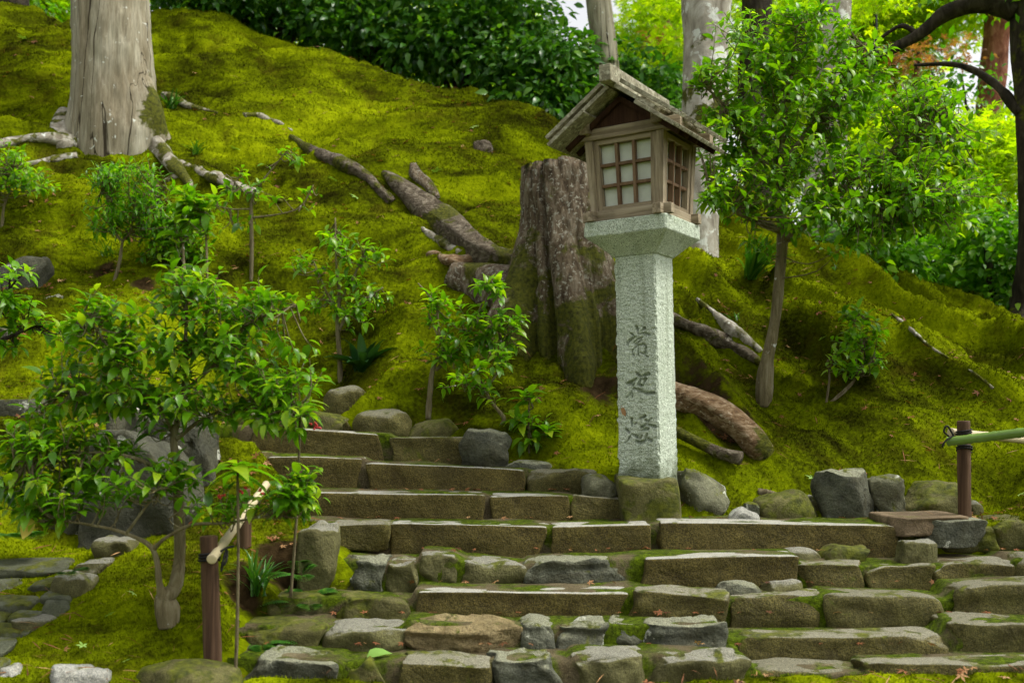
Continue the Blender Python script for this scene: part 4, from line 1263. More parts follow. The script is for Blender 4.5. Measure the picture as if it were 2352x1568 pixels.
for i, (k, r_) in enumerate([
    ([(175, 322, 18), (110, 312, 13), (50, 318, 12), (-10, 330, 11), (-60, 345, 8)], 0),
    ([(178, 352, 9), (130, 362, 9), (70, 372, 7), (20, 382, 6), (-20, 396, 4)], 0),
    ([(345, 300, 34), (378, 344, 24), (406, 378, 18), (430, 408, 13), (436, 432, 7)], 0),
    ([(425, 398, 12), (400, 402, 9), (372, 418, 6)], 0),
    ([(410, 372, 12), (470, 392, 14), (520, 412, 14), (570, 432, 11), (620, 450, 7), (650, 462, 3)], 0),
    ([(378, 215, 14), (412, 228, 14), (440, 242, 8), (500, 258, 5)], 0),
    ([(150, 250, 16), (140, 285, 24), (150, 330, 22)], 0),
    ([(560, 262, 7), (590, 262, 8), (640, 280, 6), (672, 300, 4)], 0)]):
    ground_root('root', k, 'bark_root', tree, 20 + i, .25)

# the stump behind the lantern
sb = G(1322, 838)
sb = Vector((P(1322, 838, sb.y + .3).x, sb.y + .3, sb.z))
stump = empty('tree_stump', sb, 'tall dark rotting tree stump with buttressed roots behind the lantern', 'stump')
SY = sb.y
pxm = SY / FPX
SHt = P(0, 362, SY).z - sb.z
def lob_stump(T, H):
    t = np.clip(H / SHt, 0, 1)
    fl = np.clip(1 - t * 1.25, 0, 1) ** 1.7
    a = 1 + fl * (.14 + .58 * np.exp(-((T - 4.75) / .28) ** 2) + .55 * np.exp(-((T - 5.6) / .32) ** 2) + 1.35 * np.exp(-((T - 3.45) / .36) ** 2) * np.clip(1.3 - t, 0, 1) + .3 * np.exp(-((T - 1.4) / .5) ** 2) + .3 * np.exp(-((T - 0.2) / .3) ** 2))
    a = a - .34 * np.exp(-((T - 4.28 + .10 * t) / .06) ** 2) * (1 - .45 * t) - .16 * np.exp(-((T - 3.92 + .06 * t) / .05) ** 2) * (1 - .3 * t) - .12 * np.exp(-((T - 5.02) / .05) ** 2) * (1 - t) - (.25 * np.exp(-((T - 5.22) / .12) ** 2) + .10 * np.exp(-((T - 4.95) / .05) ** 2)) * fl - .12 * np.exp(-((T - 3.85) / .12) ** 2) * fl * 2
    return a + .03 * np.sin(T * 6 + 1) + .02 * np.sin(T * 11 + H * 3)
V, F, ms = lofted(sb, [(-.3, 118 * pxm, .0, 0), (0, 112 * pxm, 0, 0), (SHt * .3, 106 * pxm, -12 * pxm, 0), (SHt * .6, 94 * pxm, -30 * pxm, .02), (SHt * .88, 86 * pxm, -38 * pxm, .04), (SHt, 84 * pxm, -40 * pxm, .05)], lob_stump, 8, 150, .038, .9)
ms = np.clip(.9 - V[:, 2] / (SHt * .75), 0, 1) * .9
obj('bark', mesh_np('bark', V, F, attrs={'mossy': ms}), M['bark_stump'], stump)
for i, k in enumerate([
    [(1225, 590, 66), (1160, 580, 52), (1095, 556, 40), (1030, 505, 38), (970, 460, 28), (915, 418, 16), (880, 394, 5)],
    [(1240, 650, 80), (1165, 650, 60), (1090, 632, 40), (1030, 618, 20)],
    [(1000, 452, 12), (985, 425, 14), (958, 400, 17), (948, 375, 13)]]):
    ground_root('root', k, 'bark_stump' if i != 0 else 'bark_dead', stump, 40 + i, .35, 18)
ground_root('root', [(900, 460, 13), (872, 430, 16), (830, 392, 18), (790, 372, 18), (740, 352, 15), (700, 335, 10), (668, 312, 6)], 'bark_dead', None, 60, .45, 14, 'long grey weathered root snaking up the moss left of the stump', 'root')
ground_root('root', [(1056, 578, 7), (1020, 556, 11), (985, 535, 10), (968, 522, 4)], 'bark_root', None, 61, .5, 12, 'short bleached white root below the thick stump root', 'root')
ground_root('broken_root', [(985, 582, 10), (1030, 590, 20), (1070, 592, 18), (1100, 585, 10)], 'bark_log', None, 62, .5, 12, 'splintered brown broken root left of the stump', 'root')
ground_root('root_log', [(1500, 885, 30), (1560, 908, 34), (1625, 930, 36), (1680, 962, 33), (1718, 996, 30), (1746, 1030, 27), (1768, 1062, 20)], 'bark_log', None, 63, 0, 20,
            'thick tan weathered root log arching out right of the pillar', 'log', .40, [6.66, 6.60, 6.53, 6.46, 6.42, 6.40, 6.42])
ground_root('root_log', [(1545, 985, 11), (1600, 1014, 12), (1655, 1040, 14), (1702, 1052, 15)], 'bark_dead', None, 64, 0, 14,
            'thin dark cut root stub below the thick tan log', 'log', .2, [6.38, 6.34, 6.28, 6.22])
ground_root('root', [(1540, 728, 14), (1600, 752, 17), (1660, 780, 17), (1715, 808, 14), (1748, 832, 7)], 'bark_dead', None, 65, .5, 14, 'dark split root in the moss right of the pillar', 'root')
ground_root('root', [(1600, 686, 6), (1640, 716, 10), (1680, 750, 13), (1720, 782, 12), (1748, 805, 5)], 'bark_root', None, 66, .45, 14, 'bleached white root above the dark split root', 'root')
ground_root('fallen_stick', [(1740, 1128, 6), (1775, 1135, 8), (1806, 1145, 6)], 'bark_twig', None, 67, .9, 8, 'short brown stick lying above the moss-covered rock', 'stick')
ground_root('root', [(2048, 720, 3), (2090, 752, 5), (2130, 790, 4), (2180, 822, 2)], 'bark_root', None, 68, .4, 10, 'pale root line high on the right moss ridge', 'root')
ground_root('root', [(2225, 848, 2), (2252, 866, 4), (2282, 890, 3)], 'bark_root', None, 69, .4, 10, 'short pale root on the far right moss slope', 'root')

# ---------------------------------------------------------------- fences
def pole(name, a, b, r, mat, parent, seg=14, wob=.05, seed=0, nodes=0):
    a, b = Vector(a), Vector(b)
    n_ = 24
    ps = [a + (b - a) * i / n_ for i in range(n_ + 1)]
    rs = [r] * (n_ + 1)
    if nodes:
        n_ = nodes * 8
        ps = [a + (b - a) * i / n_ for i in range(n_ + 1)]
        rs = [r * (1.10 if i % 8 == 0 else (.97 if i % 8 in (1, 7) else 1)) for i in range(n_ + 1)]
    o0 = parent_world(parent)
    V, F = tube_arrays([p - o0 for p in ps], rs, seg, wob, seed)
    o = obj(name, mesh_np(name, V, F), M[mat], parent)
    m = o.modifiers.new('edge', 'BEVEL'); m.width = .004; m.segments = 2; m.limit_method = 'ANGLE'; m.angle_limit = 1.0
    return o
def rope_wrap(parent, c, r, turns=3, tilt=.15, seed=0, tails=()):
    ps = []
    for i in range(turns * 16 + 1):
        a = math.tau * i / 16
        ps.append(Vector(c) + Vector((math.cos(a) * r, math.sin(a) * r, .012 * i / 16 - .018 + tilt * r * math.cos(a + seed))))
    o0 = parent_world(parent)
    V, F = tube_arrays([p - o0 for p in ps], [.0048] * len(ps), 6)
    for tl in tails:
        sp, sr = smooth_path([Vector(p) for p in tl], [.005] * len(tl), 5)
        v_, f_ = tube_arrays([p - o0 for p in sp], sr, 6)
        obj('rope_end', mesh_np('rope_end', v_, f_), M['rope'], parent)
    return obj('rope', mesh_np('rope', V, F), M['rope'], parent)

fl = empty('bamboo_fence', P(490, 1530, 4.32), 'low garden fence with a dry bamboo rail left of the steps', 'fence')
pa, pb = P(490, 1545, 4.36), P(479, 1230, 4.36)
pole('post', pa, pb, 20.5 * 4.36 / FPX, 'post', fl, 18, .06, 1)
pole('post', P(565, 1310, 5.25), P(561, 1122, 5.25), 14 * 5.25 / FPX, 'post', fl, 16, .06, 2)
pole('rail', P(486, 1284, 4.26), P(612, 1112, 5.40), .019, 'bamboo_pale', fl, 14, .03, 3, 5)
k0 = P(487, 1290, 4.36)
rope_wrap(fl, P(481, 1278, 4.36), .040, 3, .1, 0, [[P(520, 1262, 4.38), P(512, 1290, 4.33), P(508, 1312, 4.32)], [P(522, 1264, 4.38), P(520, 1285, 4.33), P(514, 1298, 4.32)], [P(500, 1270, 4.33), P(520, 1258, 4.36), P(536, 1254, 4.42)]])
rope_wrap(fl, P(563, 1160, 5.25), .034, 2, .1)

fr = empty('bamboo_fence', P(2215, 1190, 5.6), 'low garden fence with a green bamboo rail at the right edge', 'fence')
pole('post', P(2216, 1204, 5.6), P(2213, 966, 5.6), 14.5 * 5.6 / FPX, 'post', fr, 18, .06, 4)
pole('rail', P(2176, 1014, 5.54), P(2640, 958, 5.0), .0235, 'bamboo_green', fr, 14, .02, 5, 8)
pole('rail', P(2183, 992, 5.66), P(2640, 1040, 6.4), .0215, 'bamboo_pale', fr, 14, .02, 6, 6)
pole('post', P(2600, 1200, 5.1), P(2598, 940, 5.1), .034, 'post', fr, 14, .06, 7)
rope_wrap(fr, P(2214, 990, 5.6), .037, 2, .1, 0, [[P(2190, 1000, 5.52), P(2176, 978, 5.5), P(2168, 990, 5.5), P(2180, 1002, 5.5)], [P(2190, 1000, 5.52), P(2172, 1012, 5.5), P(2164, 1026, 5.5)]])
rope_wrap(fr, P(2215, 1028, 5.6), .037, 2, .3, 2)

# ---------------------------------------------------------------- shrubs and saplings, near to far
plant('leafy_shrub', 'large glossy green shrub with a forked stem in the front left moss', 'shrub', P(388, 1432, 4.55),
 [[(388, 1440, 4.55, 28), (384, 1400, 4.55, 27), (378, 1372, 4.55, 22), (402, 1345, 4.56, 17), (412, 1280, 4.58, 14), (412, 1180, 4.60, 13), (405, 1060, 4.62, 10), (400, 1000, 4.62, 8), (420, 920, 4.64, 6), (425, 820, 4.66, 5), (427, 700, 4.68, 4), (420, 560, 4.7, 3)],
  [(376, 1378, 4.53, 13), (366, 1340, 4.52, 8), (352, 1262, 4.50, 6), (290, 1225, 4.46, 4), (210, 1205, 4.42, 3), (140, 1195, 4.40, 2)],
  [(352, 1262, 4.50, 6), (380, 1235, 4.47, 4), (440, 1205, 4.45, 4), (520, 1200, 4.44, 3), (640, 1180, 4.4, 2)],
  [(290, 1225, 4.46, 4), (330, 1170, 4.44, 3), (370, 1120, 4.42, 2)],
  [(408, 1120, 4.6, 6), (350, 1070, 4.55, 5), (280, 1045, 4.5, 4), (180, 1040, 4.46, 3), (60, 1060, 4.4, 2)],
  [(400, 1000, 4.62, 6), (370, 940, 4.6, 5), (300, 880, 4.55, 4), (250, 800, 4.5, 3), (200, 720, 4.48, 2)],
  [(402, 1010, 4.62, 6), (470, 960, 4.6, 4), (560, 930, 4.56, 3), (680, 930, 4.5, 2)],
  [(420, 900, 4.64, 5), (500, 830, 4.62, 4), (560, 750, 4.6, 3), (680, 700, 4.56, 2)],
  [(420, 940, 4.64, 5), (340, 900, 4.62, 4), (240, 900, 4.6, 3), (140, 900, 4.56, 2)],
  [(425, 830, 4.66, 4), (470, 760, 4.72, 3), (476, 640, 4.74, 3), (470, 470, 4.76, 2)]],
 [(250, 700, 90, 40, 4.55, .12, 7), (210, 780, 110, 60, 4.55, .18, 11), (180, 870, 100, 70, 4.58, .2, 12), (330, 800, 110, 80, 4.62, .25, 14), (440, 660, 90, 70, 4.66, .2, 12), (420, 500, 34, 70, 4.72, .05, 7), (468, 480, 30, 60, 4.76, .05, 5),
  (580, 690, 130, 60, 4.6, .2, 15), (520, 780, 110, 80, 4.62, .25, 14), (660, 850, 90, 70, 4.55, .2, 12), (560, 880, 110, 70, 4.58, .2, 13), (420, 920, 120, 70, 4.62, .25, 13), (640, 950, 110, 50, 4.5, .15, 11), (300, 920, 110, 60, 4.55, .2, 10),
  (140, 960, 110, 40, 4.5, .15, 8), (70, 1020, 90, 50, 4.42, .15, 12), (200, 1030, 110, 50, 4.5, .15, 12), (90, 1110, 110, 50, 4.42, .15, 13), (240, 1100, 110, 50, 4.46, .15, 12), (120, 1160, 110, 36, 4.42, .12, 9), (400, 1090, 70, 40, 4.5, .12, 9), (500, 1150, 70, 40, 4.44, .1, 6), (670, 1140, 80, 50, 4.42, .12, 11), (700, 1090, 50, 30, 4.45, .1, 5)],
 .076, 'leaf_near', 'bark_sap', LEAF3, 6, 300, seed=1, twig_r=.0028, mult=2.7, flat=.9)

b = G(783, 872)
plant('sapling', 'slender forked sapling rooted above the rounded brown boulder', 'sapling', b,
 [[(783, 885, b.y, 9), (780, 820, b.y, 8), (775, 740, b.y, 6), (780, 680, b.y, 5), (772, 600, b.y, 3), (770, 500, b.y, 2)], [(778, 760, b.y, 6), (800, 720, b.y, 5), (835, 690, b.y, 4), (880, 660, b.y, 2)], [(775, 720, b.y, 4), (750, 670, b.y, 3), (720, 600, b.y, 2)], [(782, 690, b.y, 4), (815, 630, b.y, 3), (840, 570, b.y, 2)]],
 [(770, 545, 60, 40, b.y, .2, 9), (720, 600, 50, 40, b.y, .2, 7), (820, 590, 70, 40, b.y, .2, 10), (790, 640, 70, 40, b.y, .2, 9), (840, 680, 60, 40, b.y, .2, 9), (740, 690, 50, 40, b.y, .2, 6), (800, 730, 60, 40, b.y, .2, 7)],
 .082, 'leaf_mid', 'bark_sap', LEAF3, 6, 60, seed=2)
b = G(985, 952)
plant('young_shrub', 'upright young shrub on a stout grey stem in front of the stump', 'shrub', b,
 [[(984, 962, b.y, 10), (988, 900, b.y, 9), (992, 860, b.y, 8), (1000, 830, b.y, 6), (1020, 800, b.y, 4), (1008, 760, b.y, 4), (1000, 700, b.y, 3), (960, 650, b.y, 2)], [(1000, 850, b.y, 6), (1030, 825, b.y, 5), (1060, 790, b.y, 4), (1085, 750, b.y, 3), (1110, 690, b.y, 3), (1130, 640, b.y, 2)], [(1060, 790, b.y, 3), (1110, 770, b.y, 3), (1170, 740, b.y, 2)], [(1005, 770, b.y, 3), (985, 720, b.y, 2)]],
 [(1120, 660, 40, 30, b.y, .1, 8), (1110, 720, 55, 30, b.y, .15, 10), (1010, 720, 50, 40, b.y, .15, 8), (1000, 680, 40, 26, b.y, .1, 5), (1160, 740, 45, 30, b.y, .12, 7), (1070, 770, 70, 36, b.y, .15, 13), (1150, 790, 50, 26, b.y, .12, 7), (1040, 820, 60, 30, b.y, .12, 8), (1000, 800, 40, 30, b.y, .1, 5)],
 .088, 'leaf_mid', 'bark_sap', LEAF3, 6, 80, seed=3)
b = G(1148, 972)
plant('sprawling_shrub', 'low crooked-stemmed shrub sprawling beside the craggy blue-grey rock', 'shrub', b,
 [[(1140, 985, b.y, 7), (1158, 962, b.y, 6), (1130, 925, b.y, 5), (1110, 890, b.y, 4), (1085, 850, b.y, 3)], [(1112, 895, b.y, 4), (1140, 860, b.y, 3), (1150, 820, b.y, 2)], [(1100, 880, b.y, 3), (1070, 880, b.y, 2)]],
 [(1090, 850, 60, 30, b.y, .12, 8), (1150, 815, 30, 24, b.y, .1, 4), (1060, 880, 50, 20, b.y, .1, 5), (1100, 900, 50, 24, b.y, .1, 4)],
 .085, 'leaf_mid', 'bark_sap', LEAF3, 5, 40, seed=4)
b = G(1215, 1032)
plant('seedling', 'small seedling with large pale green leaves on the moss left of the pillar', 'seedling', b,
 [[(1215, 1040, b.y, 4), (1214, 980, b.y, 3), (1216, 910, b.y, 2)], [(1215, 1020, b.y, 3), (1240, 1000, b.y, 2), (1270, 985, b.y, 2)]],
 [(1216, 905, 22, 14, b.y, .05, 3), (1195, 960, 30, 20, b.y, .08, 3), (1240, 960, 26, 18, b.y, .06, 2), (1265, 985, 26, 14, b.y, .06, 3), (1220, 1010, 30, 14, b.y, .06, 3)],
 .112, 'leaf_near', 'bark_twig', LEAF3, 5, 60, seed=5)
b = G(577, 640)
plant('sapling', 'thin bare-stemmed sapling with few dark leaves right of the pale roots', 'sapling', b,
 [[(577, 650, b.y, 6), (578, 560, b.y, 6), (577, 490, b.y, 5), (580, 455, b.y, 4), (600, 420, b.y, 3), (640, 370, b.y, 2), (660, 345, b.y, 1.5)], [(577, 500, b.y, 4), (640, 492, b.y, 2), (690, 475, b.y, 2), (720, 425, b.y, 1.5)], [(579, 460, b.y, 3), (550, 430, b.y, 2), (520, 400, b.y, 1.5)], [(578, 480, b.y, 3), (530, 480, b.y, 2), (490, 470, b.y, 1.5)]],
 [(655, 355, 40, 30, b.y, .15, 5), (600, 400, 50, 30, b.y, .15, 4), (530, 430, 50, 30, b.y, .15, 6), (500, 480, 50, 26, b.y, .15, 6), (550, 510, 50, 26, b.y, .15, 5), (700, 450, 30, 40, b.y, .15, 4), (620, 450, 40, 20, b.y, .15, 3)],
 .085, 'leaf_mid', 'bark_sap', LEAF2, 4, 30, seed=6)
b = G(265, 640)
plant('bushy_shrub', 'fine-leaved bush on thin pale stems below the big trunk', 'shrub', b,
 [[(262, 648, b.y, 5), (275, 600, b.y, 5), (282, 555, b.y, 4), (300, 530, b.y, 3), (310, 470, b.y, 2)], [(282, 555, b.y, 4), (265, 530, b.y, 3), (250, 460, b.y, 2), (230, 420, b.y, 2)], [(300, 530, b.y, 3), (350, 480, b.y, 2), (380, 430, b.y, 2)]],
 [(240, 400, 60, 36, b.y, .3, 14), (310, 390, 60, 36, b.y, .3, 14), (340, 440, 60, 40, b.y, .3, 13), (270, 460, 70, 46, b.y, .3, 16), (230, 510, 50, 30, b.y, .3, 8), (310, 510, 50, 30, b.y, .3, 10), (370, 500, 50, 40, b.y, .3, 10)],
 .075, 'leaf_back', 'bark_sap', LEAFN, 8, 0, seed=7, mult=2.4)
b = G(395, 610)
plant('bushy_shrub', 'dense small-leaved bush right of the thin-stemmed bush under the big trunk', 'shrub', b,
 [[(395, 615, b.y, 4), (390, 570, b.y, 3), (380, 520, b.y, 2)], [(400, 610, b.y, 4), (430, 560, b.y, 3), (450, 510, b.y, 2)]],
 [(380, 540, 60, 40, b.y, .25, 13), (440, 560, 60, 40, b.y, .25, 12), (420, 500, 60, 36, b.y, .25, 11), (350, 580, 40, 26, b.y, .25, 6)], .075, 'leaf_mid', 'bark_twig', LEAF2, 7, 0, seed=8, mult=2.4)
b = G(8, 520)
plant('sapling', 'leafy sapling on a thin stem at the far left edge below the pale root', 'sapling', b,
 [[(5, 530, b.y, 5), (8, 480, b.y, 4), (25, 430, b.y, 3), (30, 380, b.y, 2)]], [(20, 350, 50, 30, b.y, .25, 8), (60, 400, 60, 24, b.y, .25, 9), (10, 420, 60, 24, b.y, .25, 8), (120, 430, 30, 18, b.y, .2, 3), (-50, 400, 50, 50, b.y, .3, 10)], .075, 'leaf_mid', 'bark_sap', LEAF2, 6, 0, seed=9, mult=2)
b = P(-40, 830, 5.9)
plant('leafy_shrub', 'dark-twigged shrub reaching in from the left edge above the dark flat stone', 'shrub', b,
 [[(-40, 900, 5.9, 8), (-20, 800, 5.9, 6), (30, 770, 5.88, 4), (90, 745, 5.86, 3)], [(-20, 800, 5.9, 5), (0, 700, 5.9, 3), (40, 640, 5.88, 2)]],
 [(30, 690, 60, 26, 5.88, .15, 9), (60, 740, 70, 24, 5.86, .15, 10), (130, 745, 40, 20, 5.86, .1, 4), (30, 625, 50, 20, 5.88, .1, 5), (10, 790, 40, 22, 5.9, .1, 4)], .088, 'leaf_mid', 'bark_dark', LEAF3, 6, 40, seed=10)
b = G(1755, 920)
Yt = b.y
plant('young_tree', 'young tree with a slim spotted trunk and wide bright crown right of the lantern', 'tree', b,
 [[(1755, 935, Yt, 18), (1757, 880, Yt, 18), (1762, 830, Yt, 16), (1780, 740, Yt, 13), (1790, 640, Yt, 12), (1798, 540, Yt, 13), (1795, 480, Yt, 10), (1790, 400, Yt, 9), (1800, 280, Yt, 7), (1820, 150, Yt, 4), (1830, 40, Yt, 3)],
  [(1800, 550, Yt, 13), (1840, 522, Yt - .05, 10), (1900, 470, Yt - .1, 7), (1980, 400, Yt - .15, 5), (2080, 320, Yt - .2, 3), (2180, 260, Yt - .2, 2)], [(1796, 530, Yt, 10), (1740, 510, Yt - .1, 6), (1680, 480, Yt - .2, 5), (1630, 440, Yt - .3, 3)],
  [(1790, 420, Yt, 7), (1730, 340, Yt, 5), (1670, 250, Yt - .1, 3), (1610, 190, Yt - .1, 2)], [(1795, 380, Yt, 7), (1870, 280, Yt, 5), (1940, 180, Yt, 3), (1990, 100, Yt, 2)], [(1900, 470, Yt - .1, 6), (2000, 450, Yt - .3, 4), (2120, 430, Yt - .4, 2)], [(1800, 300, Yt, 6), (1760, 200, Yt + .1, 3), (1740, 120, Yt + .1, 2)]],
 [(1830, 90, 90, 70, Yt, .3, 22), (1740, 150, 90, 60, Yt, .3, 20), (1640, 170, 60, 50, Yt - .1, .25, 11), (1900, 190, 110, 70, Yt, .4, 26), (1780, 250, 110, 70, Yt, .4, 28), (1680, 290, 80, 60, Yt - .1, .3, 18), (1990, 260, 120, 60, Yt, .4, 24), (2110, 270, 80, 50, Yt - .2, .3, 12), (1860, 330, 130, 70, Yt, .5, 34), (1720, 380, 100, 60, Yt - .1, .4, 24), (1650, 440, 50, 50, Yt - .3, .25, 11), (1980, 370, 120, 60, Yt - .2, .4, 26), (2100, 390, 110, 60, Yt - .3, .4, 22),
  (1820, 430, 120, 60, Yt - .1, .5, 28), (1950, 470, 130, 50, Yt - .3, .4, 26), (2090, 480, 120, 50, Yt - .4, .3, 24), (2180, 520, 80, 40, Yt - .4, .3, 10), (2060, 540, 80, 30, Yt - .4, .3, 10), (2150, 210, 90, 40, Yt - .1, .3, 10), (1720, 470, 70, 40, Yt - .2, .3, 11), (2190, 330, 90, 70, Yt - .2, .4, 16), (2240, 430, 80, 60, Yt - .3, .4, 12), (2060, 200, 110, 50, Yt, .4, 13), (2130, 450, 110, 70, Yt - .3, .4, 14), (1990, 560, 90, 30, Yt - .4, .3, 8), (1620, 300, 40, 60, Yt - .2, .2, 8), (1700, 60, 70, 50, Yt, .3, 9), (1960, 110, 80, 60, Yt, .3, 12), (1740, 560, 24, 22, Yt - .2, .05, 2), (1860, 30, 90, 50, Yt, .3, 14), (1860, 500, 50, 26, Yt - .4, .2, 7)],
 .078, 'leaf_mid', 'bark_sap', LEAF2, 7, 250, seed=12, up=.25, mult=2.4)
b = G(1900, 922)
plant('small_bush', 'small airy bush on several thin stems low on the right moss slope', 'shrub', b,
 [[(1897, 930, b.y, 4), (1905, 870, b.y, 3), (1900, 830, b.y, 2)], [(1900, 928, b.y, 4), (1940, 900, b.y, 3), (1970, 860, b.y, 2), (1985, 780, b.y, 2)], [(1905, 925, b.y, 3), (1955, 880, b.y, 3), (2010, 820, b.y, 2)], [(1970, 860, b.y, 2), (1960, 760, b.y, 2), (1975, 715, b.y, 1.5)]],
 [(1965, 725, 36, 26, b.y, .15, 8), (1980, 770, 46, 30, b.y, .15, 11), (1940, 800, 40, 30, b.y, .15, 9), (2010, 810, 44, 26, b.y, .15, 9), (1990, 850, 46, 24, b.y, .15, 8), (1920, 840, 26, 20, b.y, .1, 4), (2030, 760, 24, 26, b.y, .1, 4)],
 .078, 'leaf_mid', 'bark_twig', LEAF2, 6, 0, seed=13)

# plants with red berries
def berry_plant(label, top, foot, Y, n, seed, size, berries):
    rng = np.random.default_rng(seed)
    root = empty('berry_plant', P(*foot, Y), label, 'plant', 'red-berried plants by the left fence')
    w = root.location
    ps = [P(*foot, Y), P((foot[0] + top[0]) / 2 + 4, (foot[1] + top[1]) / 2, Y), P(*top, Y)]
    sp, sr = smooth_path(ps, [.0075, .006, .005], 8)
    V, F = tube_arrays([p - w for p in sp], sr, 7, .2, seed)
    obj('stem', mesh_np('stem', V, F), M['bark_twig'], root)
    c = np.array(ps[-1])
    Pp = np.repeat(c[None], n, 0) + rng.normal(0, .012, (n, 3))
    a = np.linspace(0, math.tau, n, endpoint=False) + rng.uniform(0, .5, n)
    D = np.stack([np.cos(a), np.sin(a) * .9, rng.uniform(-.25, .55, n)], 1)
    leaf_objects(Pp, D, np.array((0, 0, 1.0)) + rng.normal(0, .2, (n, 3)), size * rng.uniform(.7, 1.1, n), LEAFN_B, 'leaf_near', root)
    for (u, v) in berries:
        for k in range(5):
            p = P(u + rng.uniform(-9, 9), v + rng.uniform(-7, 7), Y + rng.uniform(-.02, .02))
            o = obj('berry', BERRY, None, root)
            o.location = p - w
LEAFN_B = leaf_template(4, .32, .45)
_cv, _cf = _CS[6]
BERRY = mesh_np('berry', norm(_cv) * .0055, _cf)
BERRY.materials.append(M['berry'])
berry_plant('red-berried plant with drooping leaf whorl on a thin stem right of the front fence post', (546, 1078), (540, 1590), 4.22, 13, 3, .17, [(597, 1128), (508, 1140), (556, 1125)])
berry_plant('red-berried plant leaning over the upper step, leaves high beside the shrub', (690, 935), (668, 1370), 4.62, 10, 4, .15, [(728, 982), (718, 975)])

# strap-leaved clumps, ferns
def blades(name, label, cat, base, n, length, width, mat, seed, lean=(0, 0), spread=.6, part='leaf', droop=.55):
    rng = np.random.default_rng(seed)
    root = empty(name, base, label, cat)
    for k in range(n):
        a = rng.uniform(0, math.tau); s = rng.uniform(.15, 1) * spread
        d = Vector((math.cos(a) * s + lean[0], math.sin(a) * s + lean[1], 1)).normalized()
        L = length * rng.uniform(.6, 1.1)
        out = Vector((d.x, d.y, 0))
        side = Vector((-d.y, d.x, 0)).normalized() if out.length > 1e-3 else Vector((1, 0, 0))
        b0 = Vector((rng.normal(0, .02), rng.normal(0, .02), -.01))
        V, F = [], []
        for i in range(7):
            t = i / 6
            c = b0 + d * L * t + (out.normalized() * .5 + Vector((0, 0, -1))) * L * droop * t * t * (.4 + s)
            ww = width * (math.sin(math.pi * min(.98, .18 + t * .8)) ** .8) * rng.uniform(.95, 1.05) / 2
            V += [tuple(c - side * ww), tuple(c + Vector((0, 0, -ww * .5))), tuple(c + side * ww)]
        for i in range(6):
            for j in (0, 1):
                F.append([i * 3 + j, i * 3 + j + 1, i * 3 + j + 4, i * 3 + j + 3])
        obj(part, mesh_np(part, V, F, attrs={'rnd': np.zeros(len(V))}), M[mat], root)
    return root
blades('grass_clump', 'tall strap-leaved grass clump beside the second left fence post', 'grass', G(590, 1362, .0), 46, .30, .011, 'grass', 1, (0, 0), .45)
blades('grass_clump', 'thin trailing grass tuft on the mossy step edge right of the tall grass', 'grass', G(672, 1382), 12, .16, .008, 'grass', 2, (0, -.3), .8)
blades('lily_clump', 'strap-leaved clump drooping on the slope left of the slim spotted trunk', 'plant', G(1722, 640), 44, .50, .022, 'grass', 3, (.25, -.35), .5)
blades('broadleaf_clump', 'dark broad-leaved clump on the moss right of the forked sapling', 'plant', G(832, 850), 30, .34, .065, 'leaf_dark', 4, (0, 0), .9, droop=.5)
blades('grass_clump', 'small grass tuft at the foot of the slanted slate slab', 'grass', G(1945, 1188), 14, .16, .009, 'grass', 5, (0, 0), .8)
blades('grass_clump', 'small grass tuft between the mossy boulders near the right post', 'grass', G(2120, 1170), 12, .13, .008, 'grass', 6, (0, 0), .8)
blades('grass_clump', 'tuft of green strap leaves growing on the flank of the big trunk', 'grass', G(392, 250), 18, .26, .018, 'grass', 7, (.2, -.2), .6)
blades('grass_clump', 'bright strap-leaf tuft in the moss below the big trunk roots', 'grass', G(450, 355), 14, .22, .016, 'grass', 8, (.2, -.2), .7)
blades('grass_clump', 'shaggy dry grass tuft under the fine-leaved bush', 'grass', G(245, 590), 30, .26, .008, 'grass', 9, (0, -.2), .9)
blades('grass_clump', 'few green blades on the bleached root right of the pillar', 'grass', G(1690, 735), 8, .14, .010, 'grass', 10, (0, 0), .7)
def fern(label, base, n, L, seed, lean=(0, -.4)):
    rng = np.random.default_rng(seed)
    root = empty('fern', base, label, 'fern')
    for k in range(n):
        a = rng.uniform(0, math.tau)
        d = Vector((math.cos(a) * .8 + lean[0], math.sin(a) * .6 + lean[1], .8)).normalized()
        Pp, D, N, S = [], [], [], []
        ll = L * rng.uniform(.7, 1.1)
        cs_ = []
        for i in range(22):
            t = i / 21
            c = d * ll * t + Vector((d.x * .3, d.y * .3, -.7)) * ll * t * t * .8
            cs_.append(c)
            sd2 = d.cross(Vector((0, 0, 1))).normalized()
            if i > 3:
                for s in (-1, 1):
                    Pp.append(tuple(c)); D.append(tuple(sd2 * s + d * .35)); N.append((0, 0, 1)); S.append(ll * .34 * math.sin(math.pi * (1 - t) ** .8) * .9 + .006)
        o = leaves_mesh('frond', np.array(Pp), np.array(D), np.array(N, float), np.array(S), leaf_template(2, .30, .2), 'grass', root)
fern('fern hanging over the third lowest mossy step edge', G(700, 1420, .05), 5, .22, 1)
fern('fern beside the tall grass clump at the upright stone', P(690, 1330, 5.0), 4, .22, 2)
fern('small fern sprig growing on the chunky edging stone', P(158, 1322, 4.74), 3, .14, 3)
fern('shaded fern under the shrub at the left edge', P(40, 1240, 5.2), 6, .26, 4)
fern('low fern at the foot of the front fence post', G(600, 1490), 5, .18, 5)

